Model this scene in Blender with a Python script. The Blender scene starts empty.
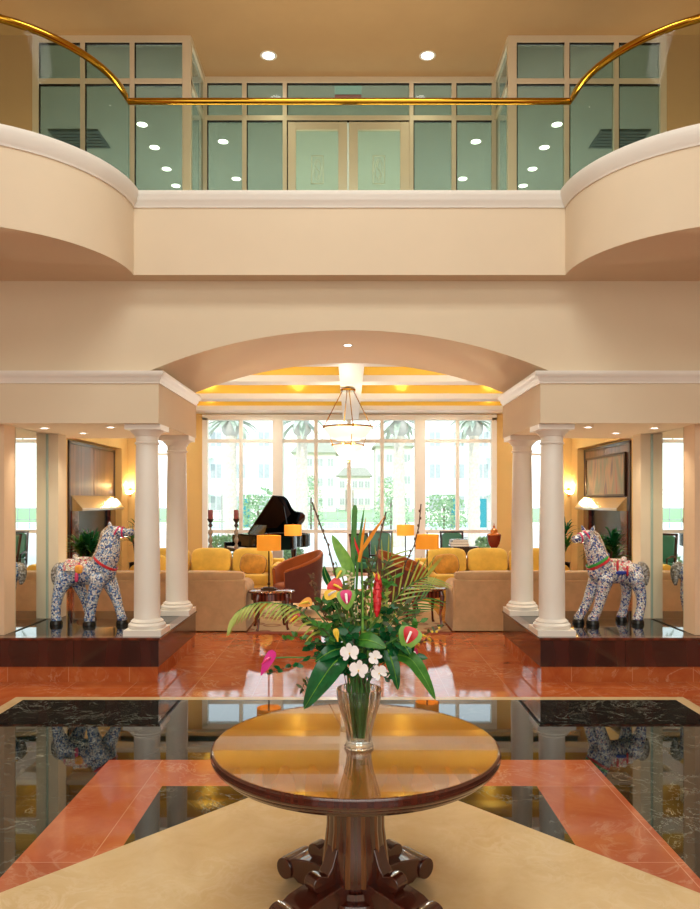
import bpy, bmesh, math, random
from mathutils import Vector, Matrix, noise
random.seed(7)
C = bpy.context.scene.collection
SC = bpy.context.scene
PI = math.pi
# ------------------------------------------------------------------ camera, world, sun, exposure
F, CX, HY, EYE = 735.0, 349.5, 500.0, 1.85
cam = bpy.data.cameras.new('camera'); cam.sensor_fit = 'VERTICAL'; cam.sensor_height = 36.0
cam.lens = F/909*36.0; cam.shift_y = (HY-454.5)/909; cam.shift_x = (350-CX)/909
cam.clip_end = 500
camo = bpy.data.objects.new('camera', cam); C.objects.link(camo)
camo.location = (0, 0, EYE); camo.rotation_euler = (PI/2, 0, 0); SC.camera = camo
vs = SC.view_settings
SC.display_settings.display_device = 'sRGB'
vs.view_transform = 'Standard'; vs.look = 'None'; vs.gamma = 1.0; vs.exposure = 0.0; vs.use_curve_mapping = False

w = bpy.data.worlds.new('sky'); SC.world = w; w.use_nodes = True
wn = w.node_tree.nodes; wl = w.node_tree.links
bg = wn['Background']
tc = wn.new('ShaderNodeTexCoord'); sp = wn.new('ShaderNodeSeparateXYZ'); rp = wn.new('ShaderNodeValToRGB')
wl.new(tc.outputs['Generated'], sp.inputs[0]); wl.new(sp.outputs['Z'], rp.inputs[0])
rp.color_ramp.elements[0].position = 0.0; rp.color_ramp.elements[0].color = (0.92, 0.96, 0.98, 1)
rp.color_ramp.elements[1].position = 0.7; rp.color_ramp.elements[1].color = (0.60, 0.78, 1.0, 1)
wl.new(rp.outputs[0], bg.inputs['Color']); bg.inputs['Strength'].default_value = 2.5

def lamp(name, kind, loc, power, color=(1, .85, .62), rot=(0, 0, 0), size=.1, size_y=None, angle=None, blend=.6, target=None, parent=None):
    d = bpy.data.lights.new(name, kind); d.energy = power; d.color = color
    if kind == 'AREA':
        d.size = size
        if size_y: d.shape = 'RECTANGLE'; d.size_y = size_y
    elif kind == 'SUN': d.angle = size
    else:
        d.shadow_soft_size = size
        if kind == 'SPOT': d.spot_size = angle; d.spot_blend = blend
    o = bpy.data.objects.new(name, d); C.objects.link(o); o.location = loc; o.rotation_euler = rot
    if target is not None:
        o.rotation_euler = (Vector(target)-Vector(loc)).to_track_quat('-Z', 'Y').to_euler()
    if parent: o.parent = parent
    return o
lamp('sun', 'SUN', (0, -20, 40), 2.6, (1, .97, .92), size=.02, target=(6, 25, 0))
# unseen atrium ceiling lamps, plus added plinth spots and a fill behind the camera
for sx in (-1, 1):
    lamp('plinth_rear_fill', 'SPOT', (sx*2.25, 9.75, .12), 150, (1, .82, .6), size=.05, angle=1.25, blend=.9, target=(-sx*.35, 8.45, 3.5))  # bare spot added out of sight to brighten the arch vault
    lamp('plinth_rear_fill', 'SPOT', (sx*3.0, 9.75, .12), 110, (1, .80, .52), size=.05, angle=1.5, blend=.9, target=(sx*3.0, 8.3, 2.63))  # second hidden spot added to lift the alcove soffit
lamp('atrium_ceiling_light', 'AREA', (0, -1.2, 7.68), 290, (.95, 1, .94), size=7, size_y=3)
lamp('atrium_ceiling_light', 'AREA', (0, 4.45, 7.70), 140, (.96, 1, .92), size=2.6, size_y=1.0)
lamp('entrance_fill', 'AREA', (0, -3.6, 3.6), 275, (.95, 1, .96), size=8, size_y=5.5, rot=(PI/2, 0, 0))  # fill added in front of the solid entrance wall, no window there
# daylight through the lounge glass
po = lamp('window_portal', 'AREA', (0, 18.8, 2.05), 1, size=7.5, size_y=4, rot=(-PI/2, 0, 0)); po.data.cycles.is_portal = True

# ------------------------------------------------------------------ helpers
def X(px, z): return (px-CX)/F*z
def Z(py, z): return EYE+(HY-py)/F*z
def W(px, py, z): return Vector((X(px, z), z, Z(py, z)))
def srgb(r, g=None, b=None):
    if isinstance(r, str):
        r, g, b = (int(r[i:i+2], 16)/255 for i in (0, 2, 4))
    f = lambda c: c/12.92 if c <= .04045 else ((c+.055)/1.055)**2.4
    return (f(r), f(g), f(b), 1)

class NT:
    def __init__(s, name):
        s.m = bpy.data.materials.new(name); s.m.use_nodes = True
        s.n = s.m.node_tree.nodes; s.l = s.m.node_tree.links; s.b = s.n['Principled BSDF']; s.out = s.n['Material Output']
    def new(s, t, **k):
        n = s.n.new(t)
        for a, v in k.items(): setattr(n, a, v)
        return n
    def obj(s, scale=(1, 1, 1)):
        t = s.new('ShaderNodeTexCoord'); mp = s.new('ShaderNodeMapping'); mp.inputs['Scale'].default_value = scale
        s.l.new(t.outputs['Object'], mp.inputs[0]); return mp.outputs[0]
    def noise(s, vec, scale, detail=4, rough=.6, dist=0):
        n = s.new('ShaderNodeTexNoise'); n.inputs['Scale'].default_value = scale; n.inputs['Detail'].default_value = detail
        n.inputs['Roughness'].default_value = rough; n.inputs['Distortion'].default_value = dist
        s.l.new(vec, n.inputs['Vector']); return n.outputs['Fac']
    def ramp(s, fac, stops, const=False):
        r = s.new('ShaderNodeValToRGB'); e = r.color_ramp.elements
        if const: r.color_ramp.interpolation = 'CONSTANT'
        while len(e) < len(stops): e.new(.5)
        for i, (p, c) in enumerate(stops): e[i].position = p; e[i].color = c
        s.l.new(fac, r.inputs[0]); return r.outputs[0]
    def mix(s, fac, a, b, mode='MIX'):
        m = s.new('ShaderNodeMix', data_type='RGBA', blend_type=mode)
        for sock, v in ((m.inputs[0], fac), (m.inputs[6], a), (m.inputs[7], b)):
            if isinstance(v, (tuple, float, int)): sock.default_value = v
            else: s.l.new(v, sock)
        return m.outputs[2]
    def bump(s, h, strength=.2, dist=.01):
        b = s.new('ShaderNodeBump'); b.inputs['Strength'].default_value = strength; b.inputs['Distance'].default_value = dist
        s.l.new(h, b.inputs['Height']); s.l.new(b.outputs[0], s.b.inputs['Normal'])
    def set(s, **k):
        for a, v in k.items(): s.b.inputs[a.replace('_', ' ')].default_value = v
        return s

def scale_c(c, k): return (min(1, c[0]*k), min(1, c[1]*k), min(1, c[2]*k), 1)
def plain(name, col, rough=.6, metal=0, var=.08, nscale=6, bump=0, **k):
    t = NT(name)
    v = t.obj(); f = t.noise(v, nscale)
    t.l.new(t.ramp(f, [(.3, scale_c(col, 1-var)), (.7, scale_c(col, 1+var))]), t.b.inputs['Base Color'])
    t.set(Roughness=rough, Metallic=metal)
    if bump: t.bump(t.noise(v, nscale*14), bump, .004)
    for a, val in k.items(): t.b.inputs[a.replace('_', ' ')].default_value = val
    return t.m
def fabric(name, col, var=.12, rough=.9):
    t = NT(name); v = t.obj(); f = t.noise(v, 5); g = t.noise(v, 260, 2)
    c = t.ramp(f, [(.3, scale_c(col, 1-var)), (.7, scale_c(col, 1+var))])
    t.l.new(c, t.b.inputs['Base Color']); t.set(Roughness=rough, Sheen_Weight=.25); t.bump(g, .25, .002); return t.m
def wood(name, dark, light, scale=(1, 1, 1), rough=.25, coat=.5, wscale=6):
    t = NT(name); v = t.obj(scale); n = t.new('ShaderNodeTexWave'); n.wave_type = 'BANDS'; n.bands_direction = 'X'
    n.inputs['Scale'].default_value = wscale; n.inputs['Distortion'].default_value = 6; n.inputs['Detail'].default_value = 4
    n.inputs['Detail Scale'].default_value = 1.5
    t.l.new(v, n.inputs['Vector'])
    t.l.new(t.ramp(n.outputs['Fac'], [(.1, dark), (.9, light)]), t.b.inputs['Base Color'])
    t.set(Roughness=rough, Coat_Weight=coat, Coat_Roughness=.05); return t.m
def marble(name, a, b, vein, vscale=2.5, vw=.02, tile=None, mortar=None, rough=.05, spec=.5, vamt=1.0, off=(0, 0)):
    t = NT(name); v = t.obj()
    f = t.noise(v, 3.2, 8, .65, .6)
    base = t.ramp(f, [(.32, a), (.68, b)])
    g = t.noise(v, vscale, 7, .62, 1.6)
    vm = t.ramp(g, [(.5-vw*2, (0, 0, 0, 1)), (.5, (vamt, vamt, vamt, 1)), (.5+vw*2, (0, 0, 0, 1))])
    g2 = t.noise(v, 1.1, 3)
    gate = t.ramp(g2, [(.42, (0, 0, 0, 1)), (.62, (1, 1, 1, 1))])
    col = t.mix(t.mix(1.0, vm, gate, 'MULTIPLY'), base, vein)
    if tile:
        mp = t.new('ShaderNodeMapping'); mp.inputs['Location'].default_value = (off[0], off[1], 0)
        t.l.new(t.obj(), mp.inputs[0])
        br = t.new('ShaderNodeTexBrick'); br.offset = 0; br.squash = 1
        br.inputs['Scale'].default_value = 1; br.inputs['Brick Width'].default_value = tile; br.inputs['Row Height'].default_value = tile
        br.inputs['Mortar Size'].default_value = .003; br.inputs['Mortar Smooth'].default_value = .1; br.inputs['Bias'].default_value = 0
        br.inputs['Color1'].default_value = (.82, .82, .82, 1); br.inputs['Color2'].default_value = (1, 1, 1, 1)
        t.l.new(mp.outputs[0], br.inputs['Vector'])
        col = t.mix(1.0, col, br.outputs['Color'], 'MULTIPLY')
        col = t.mix(br.outputs['Fac'], col, mortar)
    t.l.new(col, t.b.inputs['Base Color'])
    t.set(Roughness=rough, Specular_IOR_Level=spec); return t.m
def pane(name, tint, refl=1.0, rough=0.0):
    t = NT(name); t.n.remove(t.b)
    tr = t.new('ShaderNodeBsdfTransparent'); tr.inputs[0].default_value = tint
    gl = t.new('ShaderNodeBsdfGlossy'); gl.inputs['Roughness'].default_value = rough
    fr = t.new('ShaderNodeFresnel'); fr.inputs['IOR'].default_value = 1.5
    mm = t.new('ShaderNodeMath', operation='MULTIPLY'); ge = t.new('ShaderNodeNewGeometry'); iv = t.new('ShaderNodeMath', operation='SUBTRACT'); iv.inputs[0].default_value = refl
    t.l.new(ge.outputs['Backfacing'], iv.inputs[1]); iv.use_clamp = True
    t.l.new(iv.outputs[0], mm.inputs[1]); t.l.new(fr.outputs[0], mm.inputs[0])
    mx = t.new('ShaderNodeMixShader'); t.l.new(mm.outputs[0], mx.inputs[0]); t.l.new(tr.outputs[0], mx.inputs[1]); t.l.new(gl.outputs[0], mx.inputs[2])
    t.l.new(mx.outputs[0], t.out.inputs[0]); return t.m
def glow(name, col, strength):
    t = NT(name); t.set(Base_Color=col, Emission_Color=col, Emission_Strength=strength); return t.m
def shade_mat(name, col, em, amt=.6):
    t = NT(name)
    v = t.obj((1, 1, 1)); f = t.noise(v, 60, 2)
    t.l.new(t.ramp(f, [(.3, scale_c(col, .9)), (.7, col)]), t.b.inputs['Base Color'])
    t.set(Roughness=.8, Emission_Color=em, Emission_Strength=amt); return t.m

class B:
    def __init__(s): s.v = []; s.f = []; s.m = []
    def add(s, vs, fs, mi=0, xf=None):
        o = len(s.v)
        for p in vs:
            p = Vector(p); s.v.append(xf @ p if xf else p)
        for f in fs: s.f.append([i+o for i in f]); s.m.append(mi)
        return s
    def box(s, x0, x1, y0, y1, z0, z1, mi=0, xf=None):
        return s.add([(x0, y0, z0), (x1, y0, z0), (x1, y1, z0), (x0, y1, z0), (x0, y0, z1), (x1, y0, z1), (x1, y1, z1), (x0, y1, z1)],
                     [(0, 3, 2, 1), (4, 5, 6, 7), (0, 1, 5, 4), (1, 2, 6, 5), (2, 3, 7, 6), (3, 0, 4, 7)], mi, xf)
    def prism(s, poly, a, b, axis='z', mi=0, xf=None):
        mk = {'z': lambda p, t: (p[0], p[1], t), 'y': lambda p, t: (p[0], t, p[1]), 'x': lambda p, t: (t, p[0], p[1])}[axis]
        n = len(poly)
        return s.add([mk(p, a) for p in poly]+[mk(p, b) for p in poly],
                     [list(range(n)), list(range(2*n-1, n-1, -1))]+[(i, (i+1) % n, n+(i+1) % n, n+i) for i in range(n)], mi, xf)
    def loft(s, rings, caps=True, closed=True, mi=0, xf=None):
        n = len(rings[0]); vs = [p for r in rings for p in r]; fs = []
        for k in range(len(rings)-1):
            for i in range(n if closed else n-1):
                j = (i+1) % n; fs.append((k*n+i, k*n+j, (k+1)*n+j, (k+1)*n+i))
        if caps: fs.append(list(range(n-1, -1, -1))); fs.append([(len(rings)-1)*n+i for i in range(n)])
        return s.add(vs, fs, mi, xf)
    def lathe(s, prof, seg=32, c=(0, 0, 0), caps=True, flute=None, mi=0, xf=None, sx=1, sy=1):
        rings = []
        for k, (r, z) in enumerate(prof):
            rings.append([(c[0]+sx*r*(flute(a, k) if flute else 1)*math.cos(a), c[1]+sy*r*(flute(a, k) if flute else 1)*math.sin(a), c[2]+z) for a in (2*PI*i/seg for i in range(seg))])
        return s.loft(rings, caps, True, mi, xf)
    def tube(s, pts, r, seg=8, mi=0, caps=True, ry=None, up=None):
        pts = [Vector(p) for p in pts]; n = len(pts)
        rs = r if isinstance(r, (list, tuple)) else [r]*n
        r2 = ry if isinstance(ry, (list, tuple)) else ([ry]*n if ry else rs)
        rings = []; prev = Vector(up) if up else None
        for i, p in enumerate(pts):
            t = (pts[min(i+1, n-1)]-pts[max(i-1, 0)])
            t = t.normalized() if t.length > 1e-9 else Vector((0, 0, 1))
            if prev is None: prev = Vector((0, 0, 1)) if abs(t.z) < .9 else Vector((0, 1, 0))
            sd = t.cross(prev)
            if sd.length < 1e-6: sd = t.cross(Vector((1, 0, .1)))
            sd.normalize(); up2 = sd.cross(t).normalized()
            if not up: prev = up2
            rings.append([p+sd*(rs[i]*math.cos(a))+up2*(r2[i]*math.sin(a)) for a in (2*PI*k/seg for k in range(seg))])
        return s.loft(rings, caps, True, mi)
    def sweep(s, path, prof, mi=0, closed=False):
        # path of (x, y) points; prof of (out, z): out is to the RIGHT of the travel direction
        n = len(path); P = [Vector(p) for p in path]; rings = []
        for i in range(n):
            d1 = (P[i]-P[i-1]).normalized() if i > 0 else (P[1]-P[0]).normalized()
            d2 = (P[i+1]-P[i]).normalized() if i < n-1 else d1
            n1 = Vector((d1.y, -d1.x)); n2 = Vector((d2.y, -d2.x)); m = (n1+n2)
            m = m/m.length_squared*2 if m.length > .2 else n1
            rings.append([(P[i].x+m.x*o, P[i].y+m.y*o, z) for o, z in prof])
        return s.loft(rings, True, True, mi)
    def cushion(s, c, h, p=4, nu=24, nv=14, mi=0, xf=None):
        sp = lambda t, e: math.copysign(abs(t)**e, t)
        e = 2/p; rings = []
        for j in range(nv+1):
            v = -PI/2+PI*j/nv; v = max(-PI/2+.02, min(PI/2-.02, v)); r = sp(math.cos(v), e); z = sp(math.sin(v), e)
            rings.append([(c[0]+h[0]*r*sp(math.cos(u), e), c[1]+h[1]*r*sp(math.sin(u), e), c[2]+h[2]*z) for u in (2*PI*i/nu+.01 for i in range(nu))])
        return s.loft(rings, True, True, mi, xf)
    def ball(s, c, r, nu=16, nv=10, mi=0):
        rr = r if isinstance(r, (tuple, list)) else (r, r, r)
        return s.cushion(c, rr, 2, nu, nv, mi)
    def leaf(s, pts, widths, nrm=(0, -1, 0), fold=.15, mi=0):
        pts = [Vector(p) for p in pts]; n = len(pts); vs = []; fs = []; N = Vector(nrm)
        for i, p in enumerate(pts):
            t = (pts[min(i+1, n-1)]-pts[max(i-1, 0)]).normalized()
            sd = t.cross(N)
            if sd.length < 1e-5: sd = t.cross(Vector((.3, .2, 1)))
            sd.normalize(); nn = sd.cross(t).normalized(); wv = widths[i]/2
            vs += [p-sd*wv+nn*(wv*fold), p, p+sd*wv+nn*(wv*fold)]
        for i in range(n-1):
            a = i*3; fs += [(a, a+1, a+4, a+3), (a+1, a+2, a+5, a+4)]
        return s.add(vs, fs, mi)
    def build(s, name, mats, parent=None, loc=(0, 0, 0), rot=(0, 0, 0), smooth=True, bevel=0, ang=35, seg=2):
        me = bpy.data.meshes.new(name); me.from_pydata([tuple(p) for p in s.v], [], s.f)
        mats = mats if isinstance(mats, (list, tuple)) else [mats]
        for m in mats: me.materials.append(m)
        for p, mi in zip(me.polygons, s.m): p.material_index = mi
        bm = bmesh.new(); bm.from_mesh(me); bmesh.ops.recalc_face_normals(bm, faces=bm.faces); bm.to_mesh(me); bm.free()
        if smooth:
            me.shade_smooth(); me.set_sharp_from_angle(angle=math.radians(ang))
        o = bpy.data.objects.new(name, me); C.objects.link(o); o.location = loc; o.rotation_euler = rot
        if parent: o.parent = parent
        if bevel:
            b = o.modifiers.new('bevel', 'BEVEL'); b.width = bevel; b.segments = seg; b.limit_method = 'ANGLE'
        return o
def tag(o, label, cat, group=None, kind=None):
    o['label'] = label; o['category'] = cat
    if group: o['group'] = group
    if kind: o['kind'] = kind
    return o
def thing(name, label, cat, loc=(0, 0, 0), rz=0, group=None, kind=None):
    o = bpy.data.objects.new(name, None); C.objects.link(o); o.location = loc; o.rotation_euler = (0, 0, rz); o.empty_display_size = .1
    return tag(o, label, cat, group, kind)
def struct(o, label=None, cat=None):
    o['kind'] = 'structure'
    if label: o['label'] = label
    if cat: o['category'] = cat
    return o
def dup(root, loc, label=None, rz=None, group=None, mirror=False):
    r = root.copy(); C.objects.link(r); r.location = loc
    if rz is not None: r.rotation_euler = (0, 0, rz)
    if mirror: r.scale = (-1, 1, 1)
    if label: r['label'] = label
    if group: r['group'] = group
    def rec(a, b):
        for ch in list(a.children):
            c = ch.copy(); C.objects.link(c); c.parent = b; rec(ch, c)
    rec(root, r); return r
def sh(a, b, t): return a+(b-a)*t
def bez(p0, p1, p2, n=8):
    p0, p1, p2 = Vector(p0), Vector(p1), Vector(p2)
    return [(1-t)**2*p0+2*t*(1-t)*p1+t*t*p2 for t in (i/n for i in range(n+1))]

# ------------------------------------------------------------------ materials
M = {}
M['paint'] = plain('cream_wall_paint', srgb('E2D0B5'), .75, var=.015, nscale=2)
M['pink_paint'] = plain('warm_blush_paint', srgb('E3CFB4'), .75, var=.015, nscale=2)
M['pier_paint'] = plain('blush_pier_paint', srgb('E8C8A6'), .75, var=.015, nscale=2)
M['gallery_white'] = plain('pale_ceiling_paint', srgb('D8DCD2'), .8, var=.02)
M['gold_paint'] = plain('gold_wall_paint', srgb('DFB870'), .75, var=.03, nscale=2)
M['yellow_paint'] = plain('yellow_ceiling_paint', srgb('DAB042'), .8, var=.03, nscale=2)
M['tan_paint'] = plain('tan_ceiling_paint', srgb('BF9D72'), .8, var=.03, nscale=2)
M['white'] = plain('white_trim_paint', srgb('F3EEE6'), .4, var=.01)
M['creamtrim'] = plain('cream_trim_paint', srgb('F3EEE0'), .45, var=.01)
M['red'] = marble('red_marble', srgb('B04E28'), srgb('C8703C'), srgb('F0C8A0'), 2.2, .012, .62, srgb('C98A62'), .045, off=(.3, .2), vamt=.4)
M['pinkm'] = marble('rose_marble', srgb('B95C3E'), srgb('CB7652'), srgb('F3CDB0'), 2.4, .014, 1.0, srgb('D49478'), .06, vamt=.32, off=(.33, .25))
M['black'] = marble('black_green_marble', srgb('08100E'), srgb('1A2724'), srgb('C8CFC4'), 3.4, .006, .9, srgb('3A4542'), .02, .55, vamt=.55, off=(.2, .5))
M['beige'] = marble('beige_limestone', srgb('D2B384'), srgb('DFC598'), srgb('E8D4B0'), 5, .03, None, None, .16, .4, vamt=.4)
M['granite'] = marble('black_granite', srgb('101010'), srgb('20201E'), srgb('50504A'), 6, .006, .9, srgb('4A4640'), .03, .6, vamt=.3)
M['mahog'] = wood('mahogany_panel', srgb('340F0E'), srgb('451714'), (.3, .3, .15), .22, .6, 3)
M['mahog_top'] = wood('mahogany_edge', srgb('4A1D12'), srgb('6E2E1C'), (.4, 1, 1), .2, .6, 5)
M['walnut'] = wood('brown_wall_panel', srgb('5A3A2E'), srgb('74503F'), (1, 1, .1), .3, .3, 4)
M['tablewood'] = wood('table_mahogany', srgb('40170E'), srgb('4A1B10'), (1, 1, .2), .2, .7, 7)
M['stripewood'] = wood('table_striped_wood', srgb('66381C'), srgb('7A4826'), (1, 1, .2), .2, .7, 7)
M['tabletop'] = wood('table_top_veneer', srgb('8E5822'), srgb('9A6028'), (1, .3, 1), .08, 1.0, 3)
M['endwood'] = wood('cherry_wood', srgb('4A1A10'), srgb('7A3420'), (1, 1, .2), .18, .6, 6)
M['brass'] = plain('polished_brass', srgb('C0912E'), .14, 1, var=.03)
M['champ'] = plain('champagne_metal', srgb('E2D6BE'), .35, .3, var=.02)
M['steel'] = plain('brushed_steel', srgb('C9CBCB'), .22, 1, var=.04, nscale=20)
M['bronze'] = plain('dark_bronze', srgb('4A3624'), .35, .9, var=.05)
M['mirror'] = plain('mirror_silver', srgb('EDF2EE'), .0, 1, var=.0)
M['mirror_edge'] = plain('mirror_green_edge', srgb('9FB0A0'), .2, var=.02)
M['green_glass'] = pane('green_tinted_glass', srgb('D2DBD7'), .9)
M['frost_glass'] = pane('pale_green_glass', srgb('E6EFE8'), .9)
M['rail_glass'] = pane('balustrade_glass', srgb('EFF4EF'), .12)
M['pane'] = pane('window_glass', srgb('F7FAF8'), .6)
M['tan_fab'] = fabric('tan_upholstery', srgb('CBAA80'))
M['yel_fab'] = fabric('golden_yellow_upholstery', srgb('E2B84E'))
M['yel_pat'] = fabric('gold_patterned_cushion', srgb('C58A30'), .4)
M['rust_fab'] = fabric('rust_velvet', srgb('B5622A'))
M['plum_fab'] = fabric('plum_upholstery', srgb('6E3A34'))
M['cream_fab'] = fabric('cream_upholstery', srgb('EDE4D0'))
M['green_lea'] = plain('green_leather', srgb('2F6B50'), .4, var=.08)
M['dark_wood'] = wood('dark_stained_wood', srgb('1D100B'), srgb('3A2016'), (1, 1, .2), .3, .4, 6)
M['shade'] = shade_mat('amber_lampshade', srgb('E8A040'), srgb('F0901C'), .55)
M['lacquer'] = plain('black_piano_lacquer', srgb('0B0C0D'), .04, var=.02, Specular_IOR_Level=.6)
M['ivory'] = plain('ivory_keys', srgb('F0EADC'), .3, var=.01)
M['soundboard'] = wood('spruce_soundboard', srgb('8A4A22'), srgb('A8622E'), (1, 1, 1), .3, .5, 8)
M['iron'] = plain('wrought_iron', srgb('3A2E26'), .5, .6, var=.05)
M['etched'] = plain('etched_glass', srgb('A9BBA4'), .6)
M['vent'] = plain('grey_vent_metal', srgb('7C8A8C'), .5, var=.03)
M['wicker'] = plain('whitewashed_turned_wood', srgb('8A7A66'), .6, var=.35, nscale=60)
M['candle'] = plain('red_wax', srgb('7A2A22'), .45, var=.04)
M['urn'] = plain('red_lacquer_urn', srgb('7E2B1C'), .2, var=.1)
M['urn_gold'] = plain('orange_gilt', srgb('C9722C'), .25, .4, var=.06)
M['light_on'] = glow('lit_lens', (1, .95, .86, 1), 12)
M['alab'] = glow('lit_alabaster', (1, .93, .74, 1), .75)
M['sconce'] = glow('lit_sconce_shade', (1, .90, .66, 1), 4)
M['sconce_low'] = glow('bright_sconce_bowl', (1, .97, .88, 1), 6)
def petal_mat(name, c1, c2, rough=.45, scale=8):
    t = NT(name); v = t.obj(); f = t.noise(v, scale, 3)
    t.l.new(t.ramp(f, [(.35, c1), (.65, c2)]), t.b.inputs['Base Color']); t.set(Roughness=rough, Subsurface_Weight=.08); t.b.inputs['Subsurface Radius'].default_value = (.01, .01, .005)
    return t.m
def leaf_mat(name, c1, c2, rough=.35):
    t = NT(name); v = t.obj(); f = t.noise(v, 25, 3)
    t.l.new(t.ramp(f, [(.35, c1), (.65, c2)]), t.b.inputs['Base Color']); t.set(Roughness=rough)
    tr = t.new('ShaderNodeBsdfTranslucent'); tr.inputs[0].default_value = scale_c(c2, 1.3)
    mx = t.new('ShaderNodeMixShader'); mx.inputs[0].default_value = .22
    t.l.new(t.b.outputs[0], mx.inputs[1]); t.l.new(tr.outputs[0], mx.inputs[2]); t.l.new(mx.outputs[0], t.out.inputs[0]); return t.m
M['leaf_dark'] = leaf_mat('glossy_dark_leaf', srgb('0E4A26'), srgb('1D6B38'), .22)
M['leaf_mid'] = leaf_mat('mid_green_leaf', srgb('2C6B22'), srgb('4A8A32'))
M['leaf_light'] = leaf_mat('fresh_green_leaf', srgb('5C9A2E'), srgb('86BA48'))
M['leaf_yel'] = leaf_mat('yellow_green_leaf', srgb('8A9A38'), srgb('B4BC5A'))
M['leaf_olive'] = leaf_mat('olive_leaf', srgb('3E4A24'), srgb('5C6834'))
M['stem'] = plain('green_stem', srgb('4A7A34'), .5, var=.15)
M['twig'] = plain('brown_twig', srgb('5A4630'), .7, var=.2, nscale=30)
M['red_p'] = petal_mat('red_spathe', srgb('C8182A'), srgb('E23A3C'), .25)
M['pink_p'] = petal_mat('pink_spathe', srgb('C8185E'), srgb('E23A7E'), .25)
M['mag_p'] = petal_mat('magenta_spathe', srgb('C81478'), srgb('E0389A'), .3)
M['yel_p'] = petal_mat('yellow_petal', srgb('E8B41C'), srgb('F4D048'))
M['or_p'] = petal_mat('orange_petal', srgb('E0841C'), srgb('F0A634'))
M['wh_p'] = petal_mat('white_petal', srgb('F0E6E6'), srgb('FAF6F4'), .5)
M['grn_p'] = petal_mat('green_spathe', srgb('6EA03A'), srgb('94BE5A'), .25)
M['dry'] = plain('dried_brown_flower', srgb('6A4A30'), .9, var=.4, nscale=60)
M['pale_dry'] = plain('pale_dried_grass', srgb('CFC79A'), .9, var=.2, nscale=60)
t = NT('cut_crystal'); t.n.remove(t.b); gg = t.new('ShaderNodeBsdfGlass'); gg.inputs['IOR'].default_value = 1.45; gg.inputs['Color'].default_value = (.97, .98, .97, 1)
tr = t.new('ShaderNodeBsdfTransparent'); mx = t.new('ShaderNodeMixShader'); mx.inputs[0].default_value = .06
t.l.new(gg.outputs[0], mx.inputs[1]); t.l.new(tr.outputs[0], mx.inputs[2]); t.l.new(mx.outputs[0], t.out.inputs[0]); M['crystal'] = t.m
# ceramic-shard mosaic
def mosaic(name, cols, scale=38, seed=0):
    t = NT(name); v = t.obj()
    vo = t.new('ShaderNodeTexVoronoi'); vo.inputs['Scale'].default_value = scale; t.l.new(v, vo.inputs['Vector'])
    se = t.new('ShaderNodeSeparateColor'); t.l.new(vo.outputs['Color'], se.inputs[0])
    n = len(cols); col = t.ramp(se.outputs[0], [(i/n, c) for i, c in enumerate(cols)], True)
    fine = t.noise(v, 90, 3); spot = t.ramp(fine, [(.47, srgb('2A4A9A')), (.53, (1, 1, 1, 1))])
    col2 = t.mix(.3, col, spot, 'MULTIPLY')
    ed = t.new('ShaderNodeTexVoronoi', feature='DISTANCE_TO_EDGE'); ed.inputs['Scale'].default_value = scale; t.l.new(v, ed.inputs['Vector'])
    em = t.ramp(ed.outputs['Distance'], [(.03, (0, 0, 0, 1)), (.08, (1, 1, 1, 1))])
    t.l.new(t.mix(em, srgb('6A6660'), col2), t.b.inputs['Base Color']); t.set(Roughness=.15, Coat_Weight=.4); t.bump(em, .5, .004); return t.m
M['mos_a'] = mosaic('blue_white_shards', [srgb(c) for c in ('F0F0EC', '2F5AA8', 'E6E8EA', '8FB4DC', '1E3F86', 'F4F0E8', '5E8CC8', 'E8DCD8', '7FA0CC', 'F2F0EC', 'DCE4EA')], 58)
M['mos_b'] = mosaic('white_blue_pink_shards', [srgb(c) for c in ('F4F0EC', '3350A0', 'F0E8E6', 'E8E4E0', 'A8B8DC', 'F2ECE4', '2A3F8A', 'E8B8B8', 'F0EEEA', '6A7CB8', 'F4F2EE')], 60)
M['mos_mane'] = mosaic('tan_white_shards', [srgb(c) for c in ('D8C8B0', 'A88468', 'E8E0D4', 'C0A088', 'D0B8B0')], 45)
M['mos_pink'] = mosaic('rose_white_shards', [srgb(c) for c in ('F0DCD8', 'E8E4DC', 'E0A0A0', 'F4ECE0', 'D85C6C', 'E8D0B0')], 40)
M['mos_tail'] = mosaic('grey_brown_shards', [srgb(c) for c in ('8A7A6A', '6A5E54', 'A8A098', 'C0B8B0')], 45)
M['strap_pink'] = plain('pink_glazed_strap', srgb('D03A6A'), .25, var=.25, nscale=60)
M['strap_red'] = plain('red_glazed_band', srgb('C8303A'), .25, var=.15, nscale=60)
M['strap_green'] = plain('green_glazed_band', srgb('3E9A48'), .25, var=.3, nscale=60)
M['strap_or'] = plain('orange_glazed_patch', srgb('F0A040'), .25, var=.15, nscale=60)
M['cobalt'] = plain('cobalt_glaze', srgb('2A3E98'), .2, var=.2, nscale=40)
M['hoof'] = plain('black_hoof', srgb('141414'), .25, var=.1)

# ------------------------------------------------------------------ SETTING: floor
fb = B()
def rect(x0, x1, y0, y1, z, mi): fb.add([(x0, y0, z), (x1, y0, z), (x1, y1, z), (x0, y1, z)], [(0, 1, 2, 3)], mi)
rect(-8, 8, -4.2, 19.2, 0, 0)
rect(-3.13, 3.13, -2, 6.90, .0004, 3)
rect(-3.02, 3.02, -2, 6.80, .0008, 2)
rect(-1.71, 1.71, 1.5, 5.23, .0012, 1)
rect(-1.21, 1.21, 2.0, 4.75, .0016, 2)
dc, dr = 3.38, 1.87
fb.add([(-dr/1.09, dc, .002), (0, dc-dr, .002), (dr/1.09, dc, .002), (0, dc+dr, .002)], [(0, 1, 2, 3)], 3)
struct(fb.build('floor', [M['red'], M['pinkm'], M['black'], M['beige']], smooth=False), 'polished red, black and beige inlaid marble floor', 'floor')

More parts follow.
